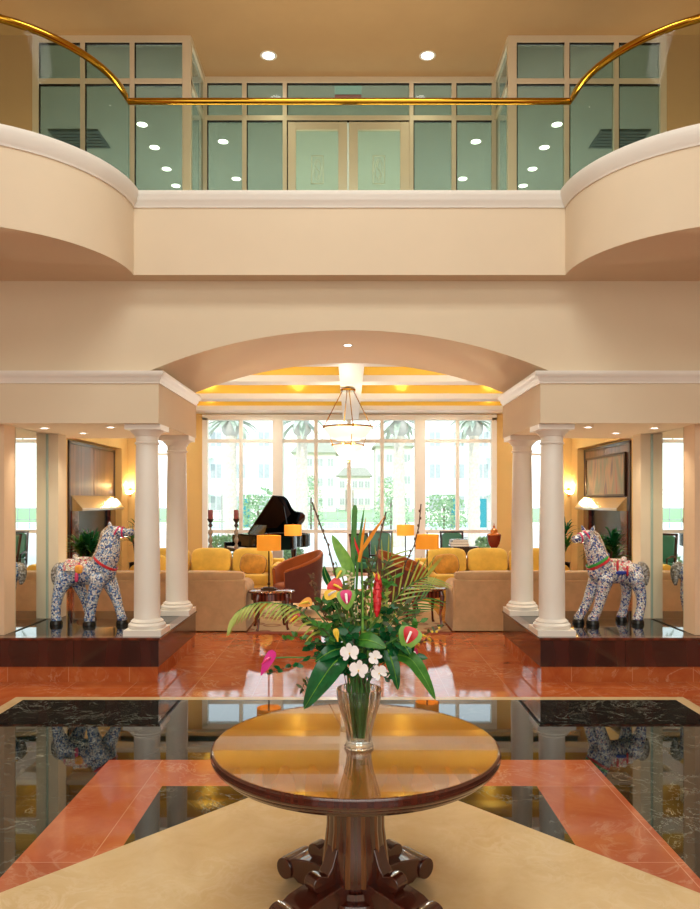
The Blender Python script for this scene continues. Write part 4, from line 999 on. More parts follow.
def building(label, x0, x1, y, h, floors, bays, side, mat, bal):
    t = thing('apartment_building', label, 'building', ((x0+x1)/2, y, -.05))
    hw = (x1-x0)/2
    b = B(); b.box(-hw, hw, 0, 9, 0, h); b.build('wall', mat, t, smooth=False)
    b = B(); b.prism([(-hw-.5, h), (hw+.5, h), (hw-1, h+1.6), (-hw+1, h+1.6)], -.5, 9.5, 'y'); b.build('roof', M['roof'], t, smooth=False)
    fh = h/floors
    for f in range(floors):
        for i in range(bays):
            x = -hw+(i+.5)*2*hw/bays
            b = B(); b.box(x-.55, x+.55, -.08, .02, f*fh+.9, f*fh+2.35); wn2 = b.build('window', M['canvas'], t, smooth=False)
            b = B()
            for a in (-1, 1): b.box(x+a*.25-.22, x+a*.25+.22, -.11, -.07, f*fh+1.0, f*fh+2.25)
            b.build('pane', M['glassdark'], wn2, smooth=False)
        if bal and f > 0:
            bx0, bx1 = (-hw, -hw+3) if side < 0 else (hw-3, hw)
            b = B(); b.box(bx0, bx1, -1.3, 0, f*fh-.15, f*fh); bc = b.build('balcony', mat, t, smooth=False)
            b = B(); b.box(bx0, bx1, -1.3, -1.24, f*fh+.9, f*fh+.98)
            n = 14
            for i in range(n+1): b.box(bx0+(bx1-bx0)*i/n-.02, bx0+(bx1-bx0)*i/n+.02, -1.3, -1.26, f*fh, f*fh+.9)
            b.build('railing', M['roof'], bc, smooth=False)
    return t
building('pale apartment block with balconies seen through the left window bay', -15.2, -6.6, 66, 11.5, 4, 4, -1, M['stucco'], True)
building('pale apartment block with balconies seen through the right window bay', 6.6, 15.2, 66, 11.5, 4, 4, 1, M['stucco'], True)
building('distant pale building left of the window centre', -9, -2.2, 118, 9.5, 3, 4, -1, M['stucco2'], False)
building('distant pale building right of the window centre', 4.2, 10, 118, 10.5, 3, 4, 1, M['stucco2'], False)
building('low faraway building behind the lawn in the window centre', -2.0, 4.0, 140, 6.5, 2, 5, 1, M['stucco2'], False)
def palm(label, loc, h, seed):
    rnd = random.Random(seed)
    t = thing('palm_tree', label, 'tree', loc, 0, 'palm trees on the terrace')
    b = B(); n = 24; b.tube([(0, 0, h*i/n) for i in range(n+1)], [.24+(.03 if i % 2 else 0)-.05*i/n for i in range(n+1)], 12); b.build('trunk', M['palm_trunk'], t); b = B(); b.ball((0, 0, h), (.38, .38, .36), 16, 10); b.build('crown_shaft', M['roof'], t); h += .35
    lv = B()
    for k in range(46):
        a = rnd.uniform(0, 2*PI); el = rnd.uniform(-.7, 1.3); L = rnd.uniform(.9, 1.35)
        d = Vector((math.cos(a)*math.cos(el), math.sin(a)*math.cos(el), math.sin(el))); c = Vector((0, 0, h))
        p = bez(c, c+d*L*.7+Vector((0, 0, .15)), c+d*L-Vector((0, 0, .25)), 6)
        lv.leaf(p, [.05, .16, .24, .24, .18, .1, .01], (0, 0, 1) if abs(d.z) < .9 else (1, 0, 0), .3)
    lv.build('crown', M['palm_leaf'], t)
for px, s, sd2 in ((302, 'palm tree just right of the left window pier', 1), (399, 'palm tree just left of the right window pier', 2), (474, 'palm tree in the right window bay before the balconies', 3), (231, 'palm tree in the left window bay before the balconies', 4)):
    palm(s, (X(px, 29), 29, -.02), Z(428, 29), sd2)
def parasol(label, loc, r, h):
    t = thing('parasol', label, 'parasol', loc, 0, 'white parasols by the pool')
    b = B(); b.tube([(0, 0, .04), (0, 0, h)], .035, 8); b.build('pole', M['roof'], t)
    b = B(); b.lathe([(r, h-.75), (r*.98, h-.6), (r*.5, h-.25), (.02, h)], 8, caps=False); b.build('canopy', M['canvas'], t, smooth=False)
    b = B(); b.lathe([(.3, 0), (.3, .05), (.05, .07), (0, .07)], 16); b.build('base', M['roof'], t)
parasol('white parasol by the pool in the right window bay', (X(470, 36), 36, -.02), 2.2, 2.9)
parasol('white parasol by the pool in the left window bay', (X(222, 36), 36, -.02), 2.2, 2.9)
for px, wd, s in ((454, .45, 'narrow teal cabana screen in the right window bay'), (480, .9, 'wide teal cabana screen at the right edge of the right bay'), (246, .55, 'teal cabana screen in the left window bay')):
    t = thing('cabana_screen', s, 'screen', (X(px, 46), 46, -.02))
    b = B(); b.box(-wd/2, wd/2, -.02, .02, .15, 1.95); b.build('panel', M['teal'], t, smooth=False)
    for a in (-1, 1):
        b = B(); b.box(a*wd/2-.04, a*wd/2+.04, -.05, .05, 0, 2.05); b.build('post', M['roof'], t)
def bush(label, loc, r, h, seed, flat=False):
    rnd = random.Random(seed); b = B()
    for k in range(700):
        a = rnd.uniform(0, 2*PI); u = rnd.random()**.5; z = rnd.uniform(.05, 1)
        rr = r*u*(1-.5*z*z); c = Vector((rr*math.cos(a), rr*math.sin(a), z*h))
        d = Vector((rnd.uniform(-1, 1), rnd.uniform(-1, 1), rnd.uniform(0, 1))).normalized()*.14*max(r, .7)
        b.leaf([c, c+d*.5, c+d], [.02, .075*max(r, .7), .01], (rnd.uniform(-1, 1), -1, .4), .2)
    t = thing('shrub', label, 'shrub', loc, 0, 'shrubs on the terrace')
    b.build('leaves', M['bush'], t); s2 = B(); s2.tube([(0, 0, 0), (0, 0, h*.6)], .05, 6); s2.build('stem', M['twig'], t)
for i, (px, y, r, h, s) in enumerate(((444, 44, 1.5, 2.5, 'round shrub between the teal screens in the right bay'), (258, 44, 1.5, 2.5, 'round shrub beside the teal screen in the left bay'), (311, 52-5, .9, 3.4, 'tall slim shrub right of the left palm trunk'), (391, 52-5, 1.2, 3.2, 'tall slim shrub left of the right palm trunk'),
                                      (222, 20.4, .5, .85, 'low shrub outside the glass behind the candlesticks'), (290, 20.6, .5, .5, 'low shrub outside the glass right of the piano'), (486, 20.5, .4, .8, 'low shrub outside the glass beside the urn'))):
    bush(s, (X(px, y), y, -.02), r, h, 20+i)
fn = thing('pool_fence', 'thin metal pool fence along the far side of the pool', 'fence', (0, 62.3, -.03))
b = B(); b.box(-22, 22, -.03, .03, 1.15, 1.2); b.box(-22, 22, -.03, .03, .2, .25)
b.build('rail', M['roof'], fn, smooth=False)
for i in range(45):
    b = B(); b.box(-22+i-.025, -22+i+.025, -.03, .03, 0, 1.2); b.build('post', M['roof'], fn, smooth=False)

# ------------------------------------------------------------------ round pedestal table in the foyer
TX, TY, TH = X(355.5, 3.37), 3.37, .742
t = thing('pedestal_table', 'large round mahogany pedestal table with glossy top and scroll feet', 'table', (TX, TY, 0))
R = .655
b = B(); b.lathe([(.0, TH-.085), (R-.06, TH-.085), (R-.045, TH-.082), (R-.04, TH-.072), (R-.028, TH-.068), (R-.02, TH-.060), (R-.02, TH-.052), (R-.008, TH-.048), (R-.001, TH-.038), (R, TH-.026), (R-.004, TH-.014), (R-.003, TH-.012), (R-.006, TH-.005), (R-.012, TH-.001), (R-.012, TH-.02), (0, TH-.02)], 96); b.build('rim', M['tablewood'], t, ang=70)
b = B(); b.lathe([(.0, TH-.019), (R-.0125, TH-.019), (R-.0125, TH-.004), (0, TH-.004)], 96); b.build('tabletop', M['tabletop'], t, smooth=False)
b = B(); b.lathe([(.0, TH-.0035), (R-.016, TH-.0035), (R-.013, TH-.001), (R-.016, TH), (0, TH)], 96)
gm = NT('table_glass_sheet'); gm.n.remove(gm.b)
tr = gm.new('ShaderNodeBsdfTransparent'); gl = gm.new('ShaderNodeBsdfGlossy'); gl.inputs['Roughness'].default_value = .01
fr2 = gm.new('ShaderNodeFresnel'); fr2.inputs['IOR'].default_value = 1.62
ge = gm.new('ShaderNodeNewGeometry'); iv = gm.new('ShaderNodeMath', operation='SUBTRACT'); iv.inputs[0].default_value = 1; iv.use_clamp = True; gm.l.new(ge.outputs['Backfacing'], iv.inputs[1])
mm = gm.new('ShaderNodeMath', operation='MULTIPLY'); gm.l.new(fr2.outputs[0], mm.inputs[0]); gm.l.new(iv.outputs[0], mm.inputs[1])
mx = gm.new('ShaderNodeMixShader'); gm.l.new(mm.outputs[0], mx.inputs[0]); gm.l.new(tr.outputs[0], mx.inputs[1]); gm.l.new(gl.outputs[0], mx.inputs[2]); gm.l.new(mx.outputs[0], gm.out.inputs[0])
b.build('glass_sheet', gm.m, t, smooth=False)
b = B(); fl = lambda a, k: 1+.01*math.cos(12*a)
b.lathe([(.12, .10), (.145, .14), (.148, .22), (.138, .30), (.130, .37), (.130, .45), (.140, .54), (.155, .61), (.18, .656)], 96, flute=fl)
ped = b.build('pedestal', M['tablewood'], t, ang=60)
b = B()
for i in range(12):
    a = 2*PI*(i+.5)/12
    b.tube([(r*math.cos(a), r*math.sin(a), z) for r, z in ((.136, .14), (.139, .22), (.129, .30), (.121, .37), (.121, .45), (.131, .54), (.146, .61), (.171, .655))], [.015, .016, .015, .014, .014, .016, .018, .02], 8)
b.build('fluting', M['stripewood'], ped)
b = B(); b.lathe([(.0, .03), (.17, .03), (.18, .05), (.17, .075), (.14, .085), (.135, .11), (0, .11)], 48); b.build('base', M['tablewood'], t)
for i in range(4):
    a = (math.radians(41), math.radians(139), math.radians(221), math.radians(319))[i]
    xf = Matrix.Rotation(a, 4, 'Z'); b = B()
    low = [(.10, .02), (.30, .02), (.33, .035), (.36, .02)]
    for k in range(9):
        u = -PI/2+PI*k/8*1.15; low.append((.385+.052*math.cos(u), .065+.052*math.sin(u)))
    low += [(.33, .128), (.24, .145), (.10, .16)]
    b.prism(low, -.075, .075, 'y', xf=xf)
    lg = b.build('foot', M['tablewood'], t, bevel=.006)
    b = B(); b.tube([xf @ Vector((.385, -.085, .065)), xf @ Vector((.385, .085, .065))], .05, 20); b.build('scroll_end', M['tablewood'], lg, bevel=.004)
    b = B(); up = [(.10, .14), (.22, .14)]
    for k in range(9):
        u = -PI/2+PI*k/8*1.1; up.append((.235+.036*math.cos(u), .178+.036*math.sin(u)))
    up += [(.19, .20), (.165, .23), (.14, .30), (.10, .32)]
    b.prism(up, -.035, .035, 'y', xf=xf); br = b.build('bracket', M['tablewood'], lg, bevel=.004)

# ------------------------------------------------------------------ glass vase and the flowers in it
VY = 3.30
VX = X(359, VY)
v = thing('vase', 'tall fluted clear crystal vase in the middle of the round table', 'vase', (VX, VY, TH+.0005))
fl = lambda a, k: 1+(.035*math.cos(14*a) if k < 11 else .0)
outp = [(.062, .0), (.066, .008), (.058, .016), (.054, .03), (.056, .06), (.064, .10), (.075, .14), (.087, .18), (.096, .22), (.099, .25), (.098, .264)]
inp = [(.092, .264), (.092, .25), (.089, .22), (.080, .18), (.068, .14), (.057, .10), (.049, .06), (.047, .035), (.0, .03)]
b = B(); b.lathe([(0, 0)]+outp+inp, 84, flute=lambda a, k: 1+(.03*math.cos(14*a) if 0 < k < 11 else 0)); b.build('vessel', M['crystal'], v, ang=60)
MOUTH = Vector((VX, VY, TH+.255)); BOT = Vector((VX, VY, TH+.045))
rnd = random.Random(11)
def FP(px, py, dy=0.0): return W(px, py, VY+dy)
used = [0]
def stem_path(head, bulge=.35, n=10):
    used[0] += 1
    a = used[0]*2.399; rr = .012+.022*rnd.random()
    head = Vector(head); dirx = (head-MOUTH); dirx.z = 0
    off = Vector((math.cos(a), math.sin(a), 0))*rr
    m0 = MOUTH+off*1.5+dirx*.04; b0 = BOT+off*.9
    m0.x = VX+max(-.06, min(.06, m0.x-VX)); m0.y = VY+max(-.06, min(.06, m0.y-VY))
    ctrl = m0+Vector((0, 0, 1))*(head-m0).length*bulge+(m0-b0)*.1
    return [b0, b0*.5+m0*.5]+bez(m0, ctrl, head, n)
FLG = 'flower arrangement in the crystal vase'
def stemthing(name, label, cat, path, r=.0035, mat='stem', group=None):
    t = thing(name, label, cat, path[0], 0, group); o = Vector(path[0])
    b = B(); b.tube([p-o for p in path], r, 6); b.build('stem', M[mat], t); return t, o
def heart(c, L, Wd, direction, nrm, cup=.15):
    # spathe: a heart from its notch along DIRECTION
    d = Vector(direction).normalized(); N = Vector(nrm).normalized(); N = (N-d*N.dot(d)).normalized(); c = Vector(c); pts = []; ws = []
    for k in range(11):
        u = k/10; pts.append(c+d*(L*(u-.28))+N*(-cup*L*(u-.4)**2)); ws.append(Wd*(.35 if k == 0 else (1-abs(u-.28)**1.4/.72**1.4*(1 if u > .28 else .9)))**.75 if k < 10 else .002)
    b = B(); b.leaf(pts, [max(x.real, .002) for x in ws], N, .12); return b, c, d, N
def anthurium(label, px, py, dy, L, Wd, direction, nrm, mat, spmat='wh_p', mat2=None, splen=.05):
    h = FP(px, py, dy); p = stem_path(h-Vector((0, .0, .0))); t, o = stemthing('anthurium', label, 'flower', p, .0035)
    hb, c, d, N = heart(h-o, L, Wd, direction, nrm); hb.build('spathe', M[mat], t, ang=80)
    if mat2:
        h2, *_ = heart(h-o-N*.004+d*L*.12, L*1.4, Wd*1.6, direction, nrm); h2.build('outer_spathe', M[mat2], t, ang=80)
    s = B(); s.tube([c+N*.004, c+N*splen*.5+d*splen*.3, c+N*splen*.8+d*splen*.7], [.006, .0055, .003], 8); s.build('spadix', M[spmat], t)
FR = (0, -1, .25)
anthurium('red anthurium upper left in the bouquet, above the yellow bloom', 334, 585, -.06, .08, .075, (.55, 0, -.5), (.25, -1, .3), 'red_p', 'yel_p')
anthurium('yellow anthurium just under the red one at upper left of the bouquet', 329, 595, -.09, .075, .046, (1, 0, .25), (0, -1, .4), 'yel_p', 'wh_p')
anthurium('pink anthurium with a green rim left of the bouquet centre', 346, 594, -.10, .065, .052, (.1, 0, -1), FR, 'pink_p', 'wh_p', 'grn_p')
anthurium('large red heart anthurium with green edges at the right side', 411, 632, -.12, .075, .066, (-.35, 0, -1), (-.1, -1, .35), 'red_p', 'wh_p', 'grn_p', .06)
anthurium('magenta anthurium hanging far out at lower left', 270, 658, -.06, .125, .05, (-.45, 0, -.8), (-.5, -1, .2), 'mag_p', 'pink_p')
anthurium('pink anthurium peeking out behind the right drooping leaf', 414, 652, .08, .06, .035, (.3, 0, -.8), FR, 'pink_p')
anthurium('small orange red bloom left of the bouquet', 308, 602, -.02, .065, .042, (-.8, -.1, -.3), FR, 'or_p', 'yel_p')
anthurium('tiny red bloom at the left edge of the greenery', 297, 616, .0, .05, .034, (-.6, 0, -.6), FR, 'red_p', 'yel_p')
anthurium('small orange bloom right of the bouquet centre under the red spike', 396, 638, -.02, .04, .026, (.4, 0, -.6), FR, 'or_p', 'yel_p')
anthurium('yellow lily like bloom low on the left of the bouquet', 336, 632, -.1, .055, .026, (.2, 0, -1), FR, 'yel_p', 'yel_p')
anthurium('green white spathe at the top left of the bouquet', 341, 571, -.03, .055, .045, (-.3, 0, -.6), FR, 'grn_p', 'yel_p')
# heliconia / ginger spike
h = FP(377, 617, -.12); tp = FP(378, 580, -.10); p = stem_path(h); t, o = stemthing('ginger_flower', 'upright red spike flower with a yellow tip right of centre', 'flower', p, .004)
b = B(); ax = (tp-h)
for k in range(22):
    u = k/22; a = k*2.4; c = h-o+ax*u; rr = .021*math.sin(PI*(.12+.78*u))**.7
    b.leaf([c, c+Vector((math.cos(a)*rr, math.sin(a)*rr, .014)), c+Vector((math.cos(a)*rr*.95, math.sin(a)*rr*.95, .048))], [.012, .022, .002], (math.cos(a), math.sin(a), .2), -.3)
b.tube([h-o+ax*i/6 for i in range(7)], [.005, .013, .017, .018, .016, .011, .004], 10); b.build('spike', M['red_p'], t)
b = B(); b.leaf([tp-o, tp-o+Vector((-.012, -.003, .02)), tp-o+Vector((-.022, -.004, .034))], [.014, .012, .002], FR, .3); b.leaf([tp-o, tp-o+Vector((.004, -.003, .018)), tp-o+Vector((.0, -.004, .034))], [.012, .01, .002], FR, .3); b.build('tip', M['yel_p'], t)
# bird of paradise
h = FP(361, 552, -.05); p = stem_path(h, .45); t, o = stemthing('bird_of_paradise', 'orange bird of paradise flower near the top of the bouquet', 'flower', p, .0045)
b = B(); q0 = h-o
for (px, py, wd) in ((385, 516, .016), (366, 517, .012), (378, 524, .012)):
    e = FP(px, py, -.05)-o; b.leaf(bez(q0, q0*.5+e*.5+Vector((-.004, -.01, 0)), e, 6), [.010, wd, wd*1.1, wd, wd*.7, wd*.4, .001], (0, -1, .2), .5)
b.tube([FP(359, 562, -.05)-o, q0, FP(364, 545, -.05)-o], [.007, .009, .005], 8); b.build('petals', M['or_p'], t)
b = B(); b.leaf([FP(360, 556, -.05)-o, FP(356, 545, -.05)-o, FP(354, 537, -.05)-o], [.012, .010, .001], FR, .5); b.build('beak', M['red_p'], t)
# white orchids
def orchid(label, px, py, dy, s, rz):
    h = FP(px, py, dy); p = stem_path(h, .2); t, o = stemthing('orchid', label, 'flower', p, .0025, 'stem', 'white orchids at the vase mouth')
    c = h-o-Vector((0, .004, 0)); b = B()
    for k, (a, L, wd) in enumerate(((PI/2, 1.0, .62), (PI/2+2.4, 1.0, .55), (PI/2-2.4, 1.0, .55), (.25, 1, 1.05), (PI-.25, 1, 1.05))):
        d = Vector((math.cos(a+rz), -.15, math.sin(a+rz))).normalized()
        b.leaf([c, c+d*L*s*.3, c+d*L*s*.65, c+d*L*s*.9, c+d*L*s], [.2*wd*s, .75*wd*s, 1.0*wd*s, .7*wd*s, .1*wd*s], (0, -1, .1), .10)
    b.build('petals', M['wh_p'], t)
    l = B(); l.ball((c.x, c.y-.006, c.z-s*.12), (s*.08, s*.1, s*.11), 10, 8); l.build('lip', M['yel_p'], t)
orchid('white orchid highest of the four at the vase mouth, left', 349.5, 652, -.13, .042, .1)
orchid('largest white orchid, just above the vase rim', 358.5, 669, -.16, .042, -.15)
orchid('white orchid in profile above the right side of the vase', 375, 657, -.12, .032, 1.0)
orchid('pale white orchid at the right rim of the vase', 379, 672, -.13, .036, .5)
# tall blades and twigs
def blade(name, label, pts, wd, mat, dy=0, cat='leaf', group=None, nrm=(0, -1, .1), fold=.35, taper=None):
    P3 = [FP(a, c, dy) for a, c in pts]; p = stem_path(P3[0], .35, 6); t, o = stemthing(name, label, cat, p, .003, 'stem', group)
    fine = []
    for i in range(len(P3)-1):
        for k in range(4):
            u = k/4; q0, q1, q2, q3 = P3[max(i-1, 0)], P3[i], P3[i+1], P3[min(i+2, len(P3)-1)]
            fine.append(.5*((2*q1)+(-q0+q2)*u+(2*q0-5*q1+4*q2-q3)*u*u+(-q0+3*q1-3*q2+q3)*u**3))
    fine.append(P3[-1]); n = len(fine)
    ws = [wd*max(.03, (taper or (lambda u: min(1, .35+u*3)*(1-u**4)))(i/(n-1))) for i in range(n)]
    b = B(); b.leaf([q-o for q in fine], ws, nrm, fold); b.build('blade', M[mat], t, ang=85); return t
blade('tall_leaf', 'tallest upright green blade at the top of the bouquet', [(352.5, 625), (353, 561), (354, 530), (355, 505)], .024, 'leaf_mid', -.02, taper=lambda u: min(1, .5+u)*(1 if u < .93 else .5))
blade('tall_leaf', 'thin dark upright blade beside the tallest one', [(356, 600), (358, 554), (361, 530), (364.5, 506)], .014, 'leaf_mid', -.01)
blade('pointed_leaf', 'pointed light green leaf slanting up to the left', [(352, 580), (346, 562), (339, 549), (332, 535)], .055, 'leaf_light', -.02, fold=.2)
def twig(label, pts, dy, r=.0035):
    P3 = [FP(a, c, dy) for a, c in pts]; p = stem_path(P3[0], .3, 6)[:-1]+P3
    t, o = stemthing('curly_twig', label, 'twig', p, r, 'twig', 'bare twigs in the bouquet')
    b = B()
    for i in range(len(P3)-1):
        for k in range(3):
            c = P3[i].lerp(P3[i+1], k/3)-o; s = (-1)**(k+i); b.ball(c+Vector((s*.004, 0, .002)), (.004, .004, .007), 8, 6)
    b.build('buds', M['dry'], t)
twig('longest bare twig leaning out at the upper left', [(345, 610), (335, 574), (328, 545), (320, 524), (312, 502)], .02)
twig('bare twig crossing behind the orange bird of paradise', [(374, 600), (377, 556), (381, 532), (386, 512)], .03)
twig('bare twig rising at upper right toward the far lamp', [(392, 610), (406, 562), (414, 546), (419, 526), (421, 504)], .03, .0028)
twig('curled twig low on the right between two lamps', [(390, 620), (400, 590), (414, 570), (419, 560)], .0, .0025)
# big glossy leaves
def bigleaf(label, pts, wd, mat, dys, nrm, name='glossy_leaf'):
    P3 = [FP(a, c, d) for (a, c), d in zip(pts, dys)]; p = stem_path(P3[0], .15, 6); t, o = stemthing(name, label, 'leaf', p, .004)
    fine = []
    for i in range(len(P3)-1):
        for k in range(5):
            u = k/5; q0, q1, q2, q3 = P3[max(i-1, 0)], P3[i], P3[i+1], P3[min(i+2, len(P3)-1)]
            fine.append(.5*((2*q1)+(-q0+q2)*u+(2*q0-5*q1+4*q2-q3)*u*u+(-q0+3*q1-3*q2+q3)*u**3))
    fine.append(P3[-1]); n = len(fine)
    ws = [wd*max(.02, math.sin(PI*min(1, (i/(n-1))*.78+.22))**.8) for i in range(n)]
    b = B(); b.leaf([q-o for q in fine], ws, nrm, .16); b.build('blade', M[mat], t, ang=85)
    rb = B(); rb.tube([q-o+Vector(nrm).normalized()*.002 for q in fine], [.003*(1-i/n)+.0006 for i in range(n)], 5); rb.build('midrib', M['leaf_light'], t)
bigleaf('largest glossy dark leaf drooping over the left of the vase', [(341, 657), (331, 667), (318, 686), (304, 709)], .125, 'leaf_dark', [-.08, -.13, -.16, -.17], (-.5, -1, .35))
bigleaf('long glossy leaf drooping down at the right of the vase', [(394, 654), (410, 659), (423, 676), (435.5, 700)], .075, 'leaf_mid', [-.06, -.10, -.13, -.14], (.45, -1, .6))
bigleaf('short dark leaf hanging beside the right vase rim', [(388, 650), (392, 662), (395, 674), (398, 690)], .06, 'leaf_dark', [-.07, -.1, -.11, -.11], (.2, -1, .3))
bigleaf('bright broad leaf above the orchids at the bouquet centre', [(358, 640), (366, 640), (376, 643), (386, 648)], .075, 'leaf_mid', [-.06, -.1, -.12, -.13], (0, -1, .7))
bigleaf('round dark leaf right of centre under the red heart flower', [(396, 640), (401, 643), (406, 648), (410, 655)], .07, 'leaf_dark', [-.04, -.09, -.12, -.13], (.2, -1, .7))
bigleaf('dark leaf at the left above the largest drooping leaf', [(345, 648), (335, 650), (325, 655), (315, 662)], .07, 'leaf_dark', [-.04, -.08, -.1, -.1], (-.2, -1, .8))
bigleaf('small dark round leaf above the red anthurium at upper left', [(330, 585), (327, 578), (325, 572), (324, 566)], .035, 'leaf_dark', [0, 0, 0, 0], (-.5, -1, .2))
# palm fronds
def frond(label, pts, dys, leaf_fn, n, mat, wd=.014):
    P3 = [FP(a, c, d) for (a, c), d in zip(pts, dys)]; p = stem_path(P3[0], .35, 6)
    fine = []
    for i in range(len(P3)-1):
        for k in range(6):
            u = k/6; q0, q1, q2, q3 = P3[max(i-1, 0)], P3[i], P3[i+1], P3[min(i+2, len(P3)-1)]
            fine.append(.5*((2*q1)+(-q0+q2)*u+(2*q0-5*q1+4*q2-q3)*u*u+(-q0+3*q1-3*q2+q3)*u**3))
    fine.append(P3[-1])
    t, o = stemthing('palm_frond', label, 'leaf', p+fine[1:], .0028, 'stem', 'palm fronds in the bouquet')
    b = B(); m = len(fine)
    for k in range(n):
        f = k/(n-1)*(m-1); i = min(int(f), m-2); c = fine[i].lerp(fine[i+1], f-i); tg = (fine[i+1]-fine[i]).normalized()
        for s in (-1, 1):
            d, L, dr2 = leaf_fn(k/(n-1), s, tg)
            e = c+d*L+Vector((0, 0, -dr2)); b.leaf([q-o for q in bez(c, c+d*L*.6, e, 5)], [wd*.5, wd, wd, wd*.8, wd*.5, .001], (0, -1, .3), .3)
    b.build('leaflets', M[mat], t)
def lf_left(u, s, tg):
    nv = Vector((tg.z, 0, -tg.x)); L = .10*(1-.45*u)
    return ((tg*.7+Vector((0, s*.6, -.35))).normalized(), L, .05*(1-u*.3))
frond('arching palm frond reaching far out to the left', [(322, 632), (300, 611), (281, 604), (258, 603), (240, 610), (232, 619)], [-.02, .0, .02, .02, .01, 0], lf_left, 22, 'leaf_yel', .010)
def lf_right(u, s, tg):
    up = Vector((-tg.z, 0, tg.x)); L = .16*(1-.35*abs(u-.45)*1.5)
    return ((tg*.85+up*s*.55+Vector((0, -.12*s, 0))).normalized(), L, .02 if s < 0 else .0)
frond('wide palm frond fanning up to the right over the end table', [(378, 628), (390, 606), (404, 590), (417, 581), (427, 577)], [-.02, -.02, -.03, -.04, -.05], lf_right, 11, 'leaf_yel', .0075)
frond('lower palm frond fanning out to the right', [(384, 636), (397, 618), (410, 606), (424, 598)], [.02, .03, .04, .05], lf_right, 9, 'leaf_mid', .007)
frond('short palm frond behind the centre of the bouquet', [(368, 620), (374, 590), (383, 570), (392, 556)], [.04, .05, .06, .06], lf_right, 7, 'leaf_yel', .007)
# leafy sprigs
def sprig(label, pts, dys, n, mat, L=.04, wd=.018, smat='twig', berries=None):
    P3 = [FP(a, c, d) for (a, c), d in zip(pts, dys)]; p = stem_path(P3[0], .3, 6)
    t, o = stemthing('leafy_sprig', label, 'greenery', p+P3[1:], .002, smat, 'leafy sprigs in the bouquet')
    fine = [P3[i].lerp(P3[i+1], k/5) for i in range(len(P3)-1) for k in range(5)]+[P3[-1]]
    b = B(); r2 = random.Random(hash(label) % 1000 if False else len(label)*7+int(pts[0][0]))
    be = B()
    for k in range(n):
        c = fine[int(k/(n-1)*(len(fine)-1))]; a = k*2.4
        d = Vector((math.cos(a)*.8, math.sin(a)*.6-.15, r2.uniform(-.3, .8))).normalized(); l = L*r2.uniform(.7, 1.2)
        b.leaf([q-o for q in (c, c+d*l*.35, c+d*l*.7, c+d*l)], [.002, wd*1.15, wd*.9, .001], (r2.uniform(-.6, .6), -1, r2.uniform(0, .8)), .2)
        if berries and k % 2 == 0: be.ball(c-o+Vector((r2.uniform(-.012, .012), r2.uniform(-.015, .005), r2.uniform(-.01, .012))), .006, 8, 6)
    b.build('leaves', M[mat], t)
    if berries: be.build('buds', M[berries], t)
sprig('dark leafed sprig reaching left toward the magenta flower', [(325, 652), (305, 660), (288, 667), (270, 673)], [-.03, -.04, -.05, -.05], 16, 'leaf_dark')
sprig('small leafed sprig above the magenta flower', [(326, 645), (308, 641), (295, 636), (285, 640)], [-.01, 0, 0, .0], 16, 'leaf_mid', .034, .016)
sprig('sprig of fine leaves pointing up left', [(330, 640), (312, 624), (300, 612), (290, 604)], [0, .02, .03, .04], 18, 'leaf_olive', .034, .012)
sprig('sprig hanging low left of the vase', [(330, 668), (315, 678), (304, 684), (300, 694)], [-.02, 0, .02, .02], 12, 'leaf_olive', .035, .012)
sprig('brown dried flower sprig at upper left beside the rust chair', [(326, 620), (318, 600), (313, 582), (311, 575)], [.02, .03, .04, .04], 26, 'dry', .022, .008, 'twig', 'dry')
sprig('pale dried flower sprig near the bouquet centre', [(356, 620), (352, 598), (351, 582), (350, 572)], [.0, -.03, -.05, -.05], 26, 'pale_dry', .022, .008, 'twig', 'pale_dry')
sprig('yellow budded sprig reaching right past the red heart flower', [(400, 640), (418, 638), (430, 632), (441, 627)], [-.04, -.05, -.05, -.05], 18, 'leaf_olive', .024, .01, 'twig', 'yel_p')
sprig('berry sprig low on the right under the red heart flower', [(396, 645), (412, 644), (424, 641), (433, 640)], [-.02, -.02, -.02, -.02], 16, 'dry', .02, .01, 'twig', 'yel_p')
sprig('olive leafed sprig rising behind the red spike', [(372, 625), (379, 595), (384, 575), (388, 562)], [.03, .05, .06, .06], 18, 'leaf_olive', .035, .015)
sprig('green sprig beside the bird of paradise stem', [(362, 620), (366, 590), (370, 572), (374, 560)], [.0, 0, .01, .02], 18, 'leaf_olive', .036, .016)
sprig('light green sprig left of the tall blades', [(345, 620), (340, 598), (338, 580), (337, 566)], [.02, .03, .03, .03], 16, 'leaf_light', .034, .016)
sprig('mid green sprig filling the left heart of the bouquet', [(345, 655), (334, 640), (324, 630), (316, 622)], [-.05, -.06, -.06, -.06], 20, 'leaf_mid', .05, .024)
sprig('dark sprig filling the low centre above the vase', [(358, 665), (356, 650), (352, 638), (347, 628)], [-.05, -.07, -.08, -.08], 20, 'leaf_dark', .055, .03)
sprig('dark sprig filling the right heart of the bouquet', [(372, 660), (382, 645), (390, 635), (396, 626)], [-.03, -.05, -.06, -.06], 20, 'leaf_dark', .05, .026)
sprig('olive sprig spreading behind the right anthurium', [(384, 650), (398, 632), (408, 622), (416, 614)], [.03, .04, .05, .05], 18, 'leaf_olive', .04, .018)
sprig('mid green sprig behind the centre stems', [(360, 650), (362, 625), (358, 605), (356, 592)], [.05, .06, .07, .07], 22, 'leaf_mid', .055, .024)
sprig('leafy sprig tucked over the left vase rim', [(350, 676), (344, 672), (338, 670), (332, 672)], [-.06, -.08, -.09, -.09], 10, 'leaf_dark', .045, .024)
sprig('leafy sprig tucked over the right vase rim', [(370, 678), (378, 676), (385, 676), (390, 682)], [-.05, -.06, -.07, -.07], 10, 'leaf_dark', .04, .018)
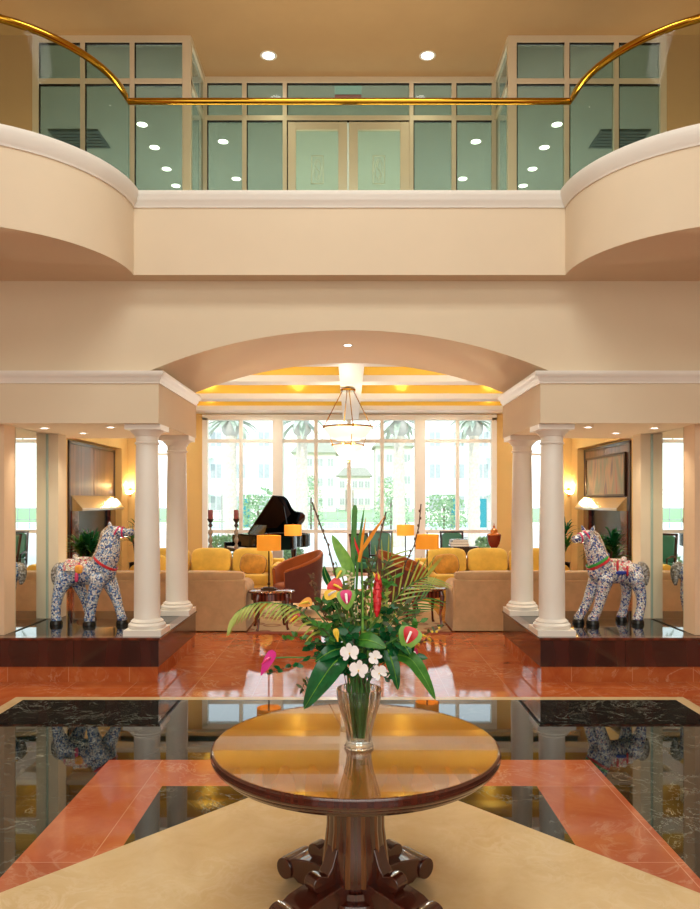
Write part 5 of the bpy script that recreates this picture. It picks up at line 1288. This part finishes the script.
for i, (pts, m, L, wd, lb) in enumerate((
    ([(350, 655), (338, 632), (328, 612), (322, 600)], 'leaf_mid', .06, .022, 'mid green sprig rising below the red anthurium'),
    ([(352, 650), (346, 622), (342, 602), (340, 590)], 'leaf_olive', .05, .018, 'olive sprig rising beside the pink anthurium'),
    ([(348, 660), (334, 652), (320, 646), (308, 648)], 'leaf_dark', .06, .028, 'dark sprig spreading left above the drooping leaf'),
    ([(372, 652), (388, 628), (398, 612), (404, 604)], 'leaf_olive', .05, .016, 'olive sprig rising right of the red spike'),
    ([(370, 640), (372, 610), (371, 590), (370, 576)], 'leaf_light', .04, .014, 'fresh green sprig just left of the red spike'),
    ([(376, 658), (392, 650), (404, 650), (414, 656)], 'leaf_dark', .06, .03, 'dark sprig spreading right above the long drooping leaf'),
    ([(360, 664), (366, 652), (374, 646), (384, 640)], 'leaf_dark', .055, .028, 'dark sprig around the right orchids'),
    ([(352, 664), (344, 654), (340, 644), (336, 634)], 'leaf_dark', .055, .028, 'dark sprig around the left orchids'),
    ([(348, 640), (334, 618), (322, 606), (314, 610)], 'leaf_olive', .045, .014, 'olive sprig bending left under the orange bloom'),
    ([(366, 630), (378, 600), (386, 586), (394, 578)], 'leaf_mid', .045, .016, 'mid green sprig leaning right behind the red spike'),
    ([(354, 640), (350, 614), (346, 596), (343, 582)], 'leaf_yel', .045, .014, 'yellow green sprig left of the upright blades'),
    ([(368, 645), (376, 622), (380, 604), (384, 596)], 'leaf_yel', .045, .014, 'yellow green sprig just right of the red spike'),
    ([(344, 660), (328, 640), (316, 628), (306, 622)], 'leaf_olive', .05, .018, 'olive sprig reaching left under the arching palm frond'),
    ([(380, 655), (396, 640), (408, 628), (420, 622)], 'leaf_mid', .05, .018, 'mid green sprig above the red heart flower'),
    ([(352, 655), (344, 630), (334, 612), (330, 604)], 'leaf_dark', .055, .022, 'dark sprig behind the yellow anthurium'),
    ([(372, 655), (378, 634), (384, 618), (390, 606)], 'leaf_dark', .055, .022, 'dark sprig between the red spike and the right frond'))):
    sprig(lb, pts, [(.02, -.03)[i % 2]]+[(.04, -.06)[i % 2]]*3, 22, m, L, wd, 'stem')
# upright grass blades among the stems
for i in range(16):
    px = 347+i*2.7+rnd.uniform(-1, 1); top = rnd.uniform(586, 612) if i % 3 else rnd.uniform(570, 590)
    tl = ('fresh green', 'yellow green', 'olive')[i % 3]
    blade('grass_blade', 'slim %s blade standing among the centre stems' % tl, [(sh(359, px, .6), 660), (px*.9+36, 630), (px, top)], .011, ('leaf_light', 'leaf_yel', 'leaf_olive')[i % 3], rnd.uniform(-.06, .05), 'leaf', 'upright blades among the stems, '+tl)
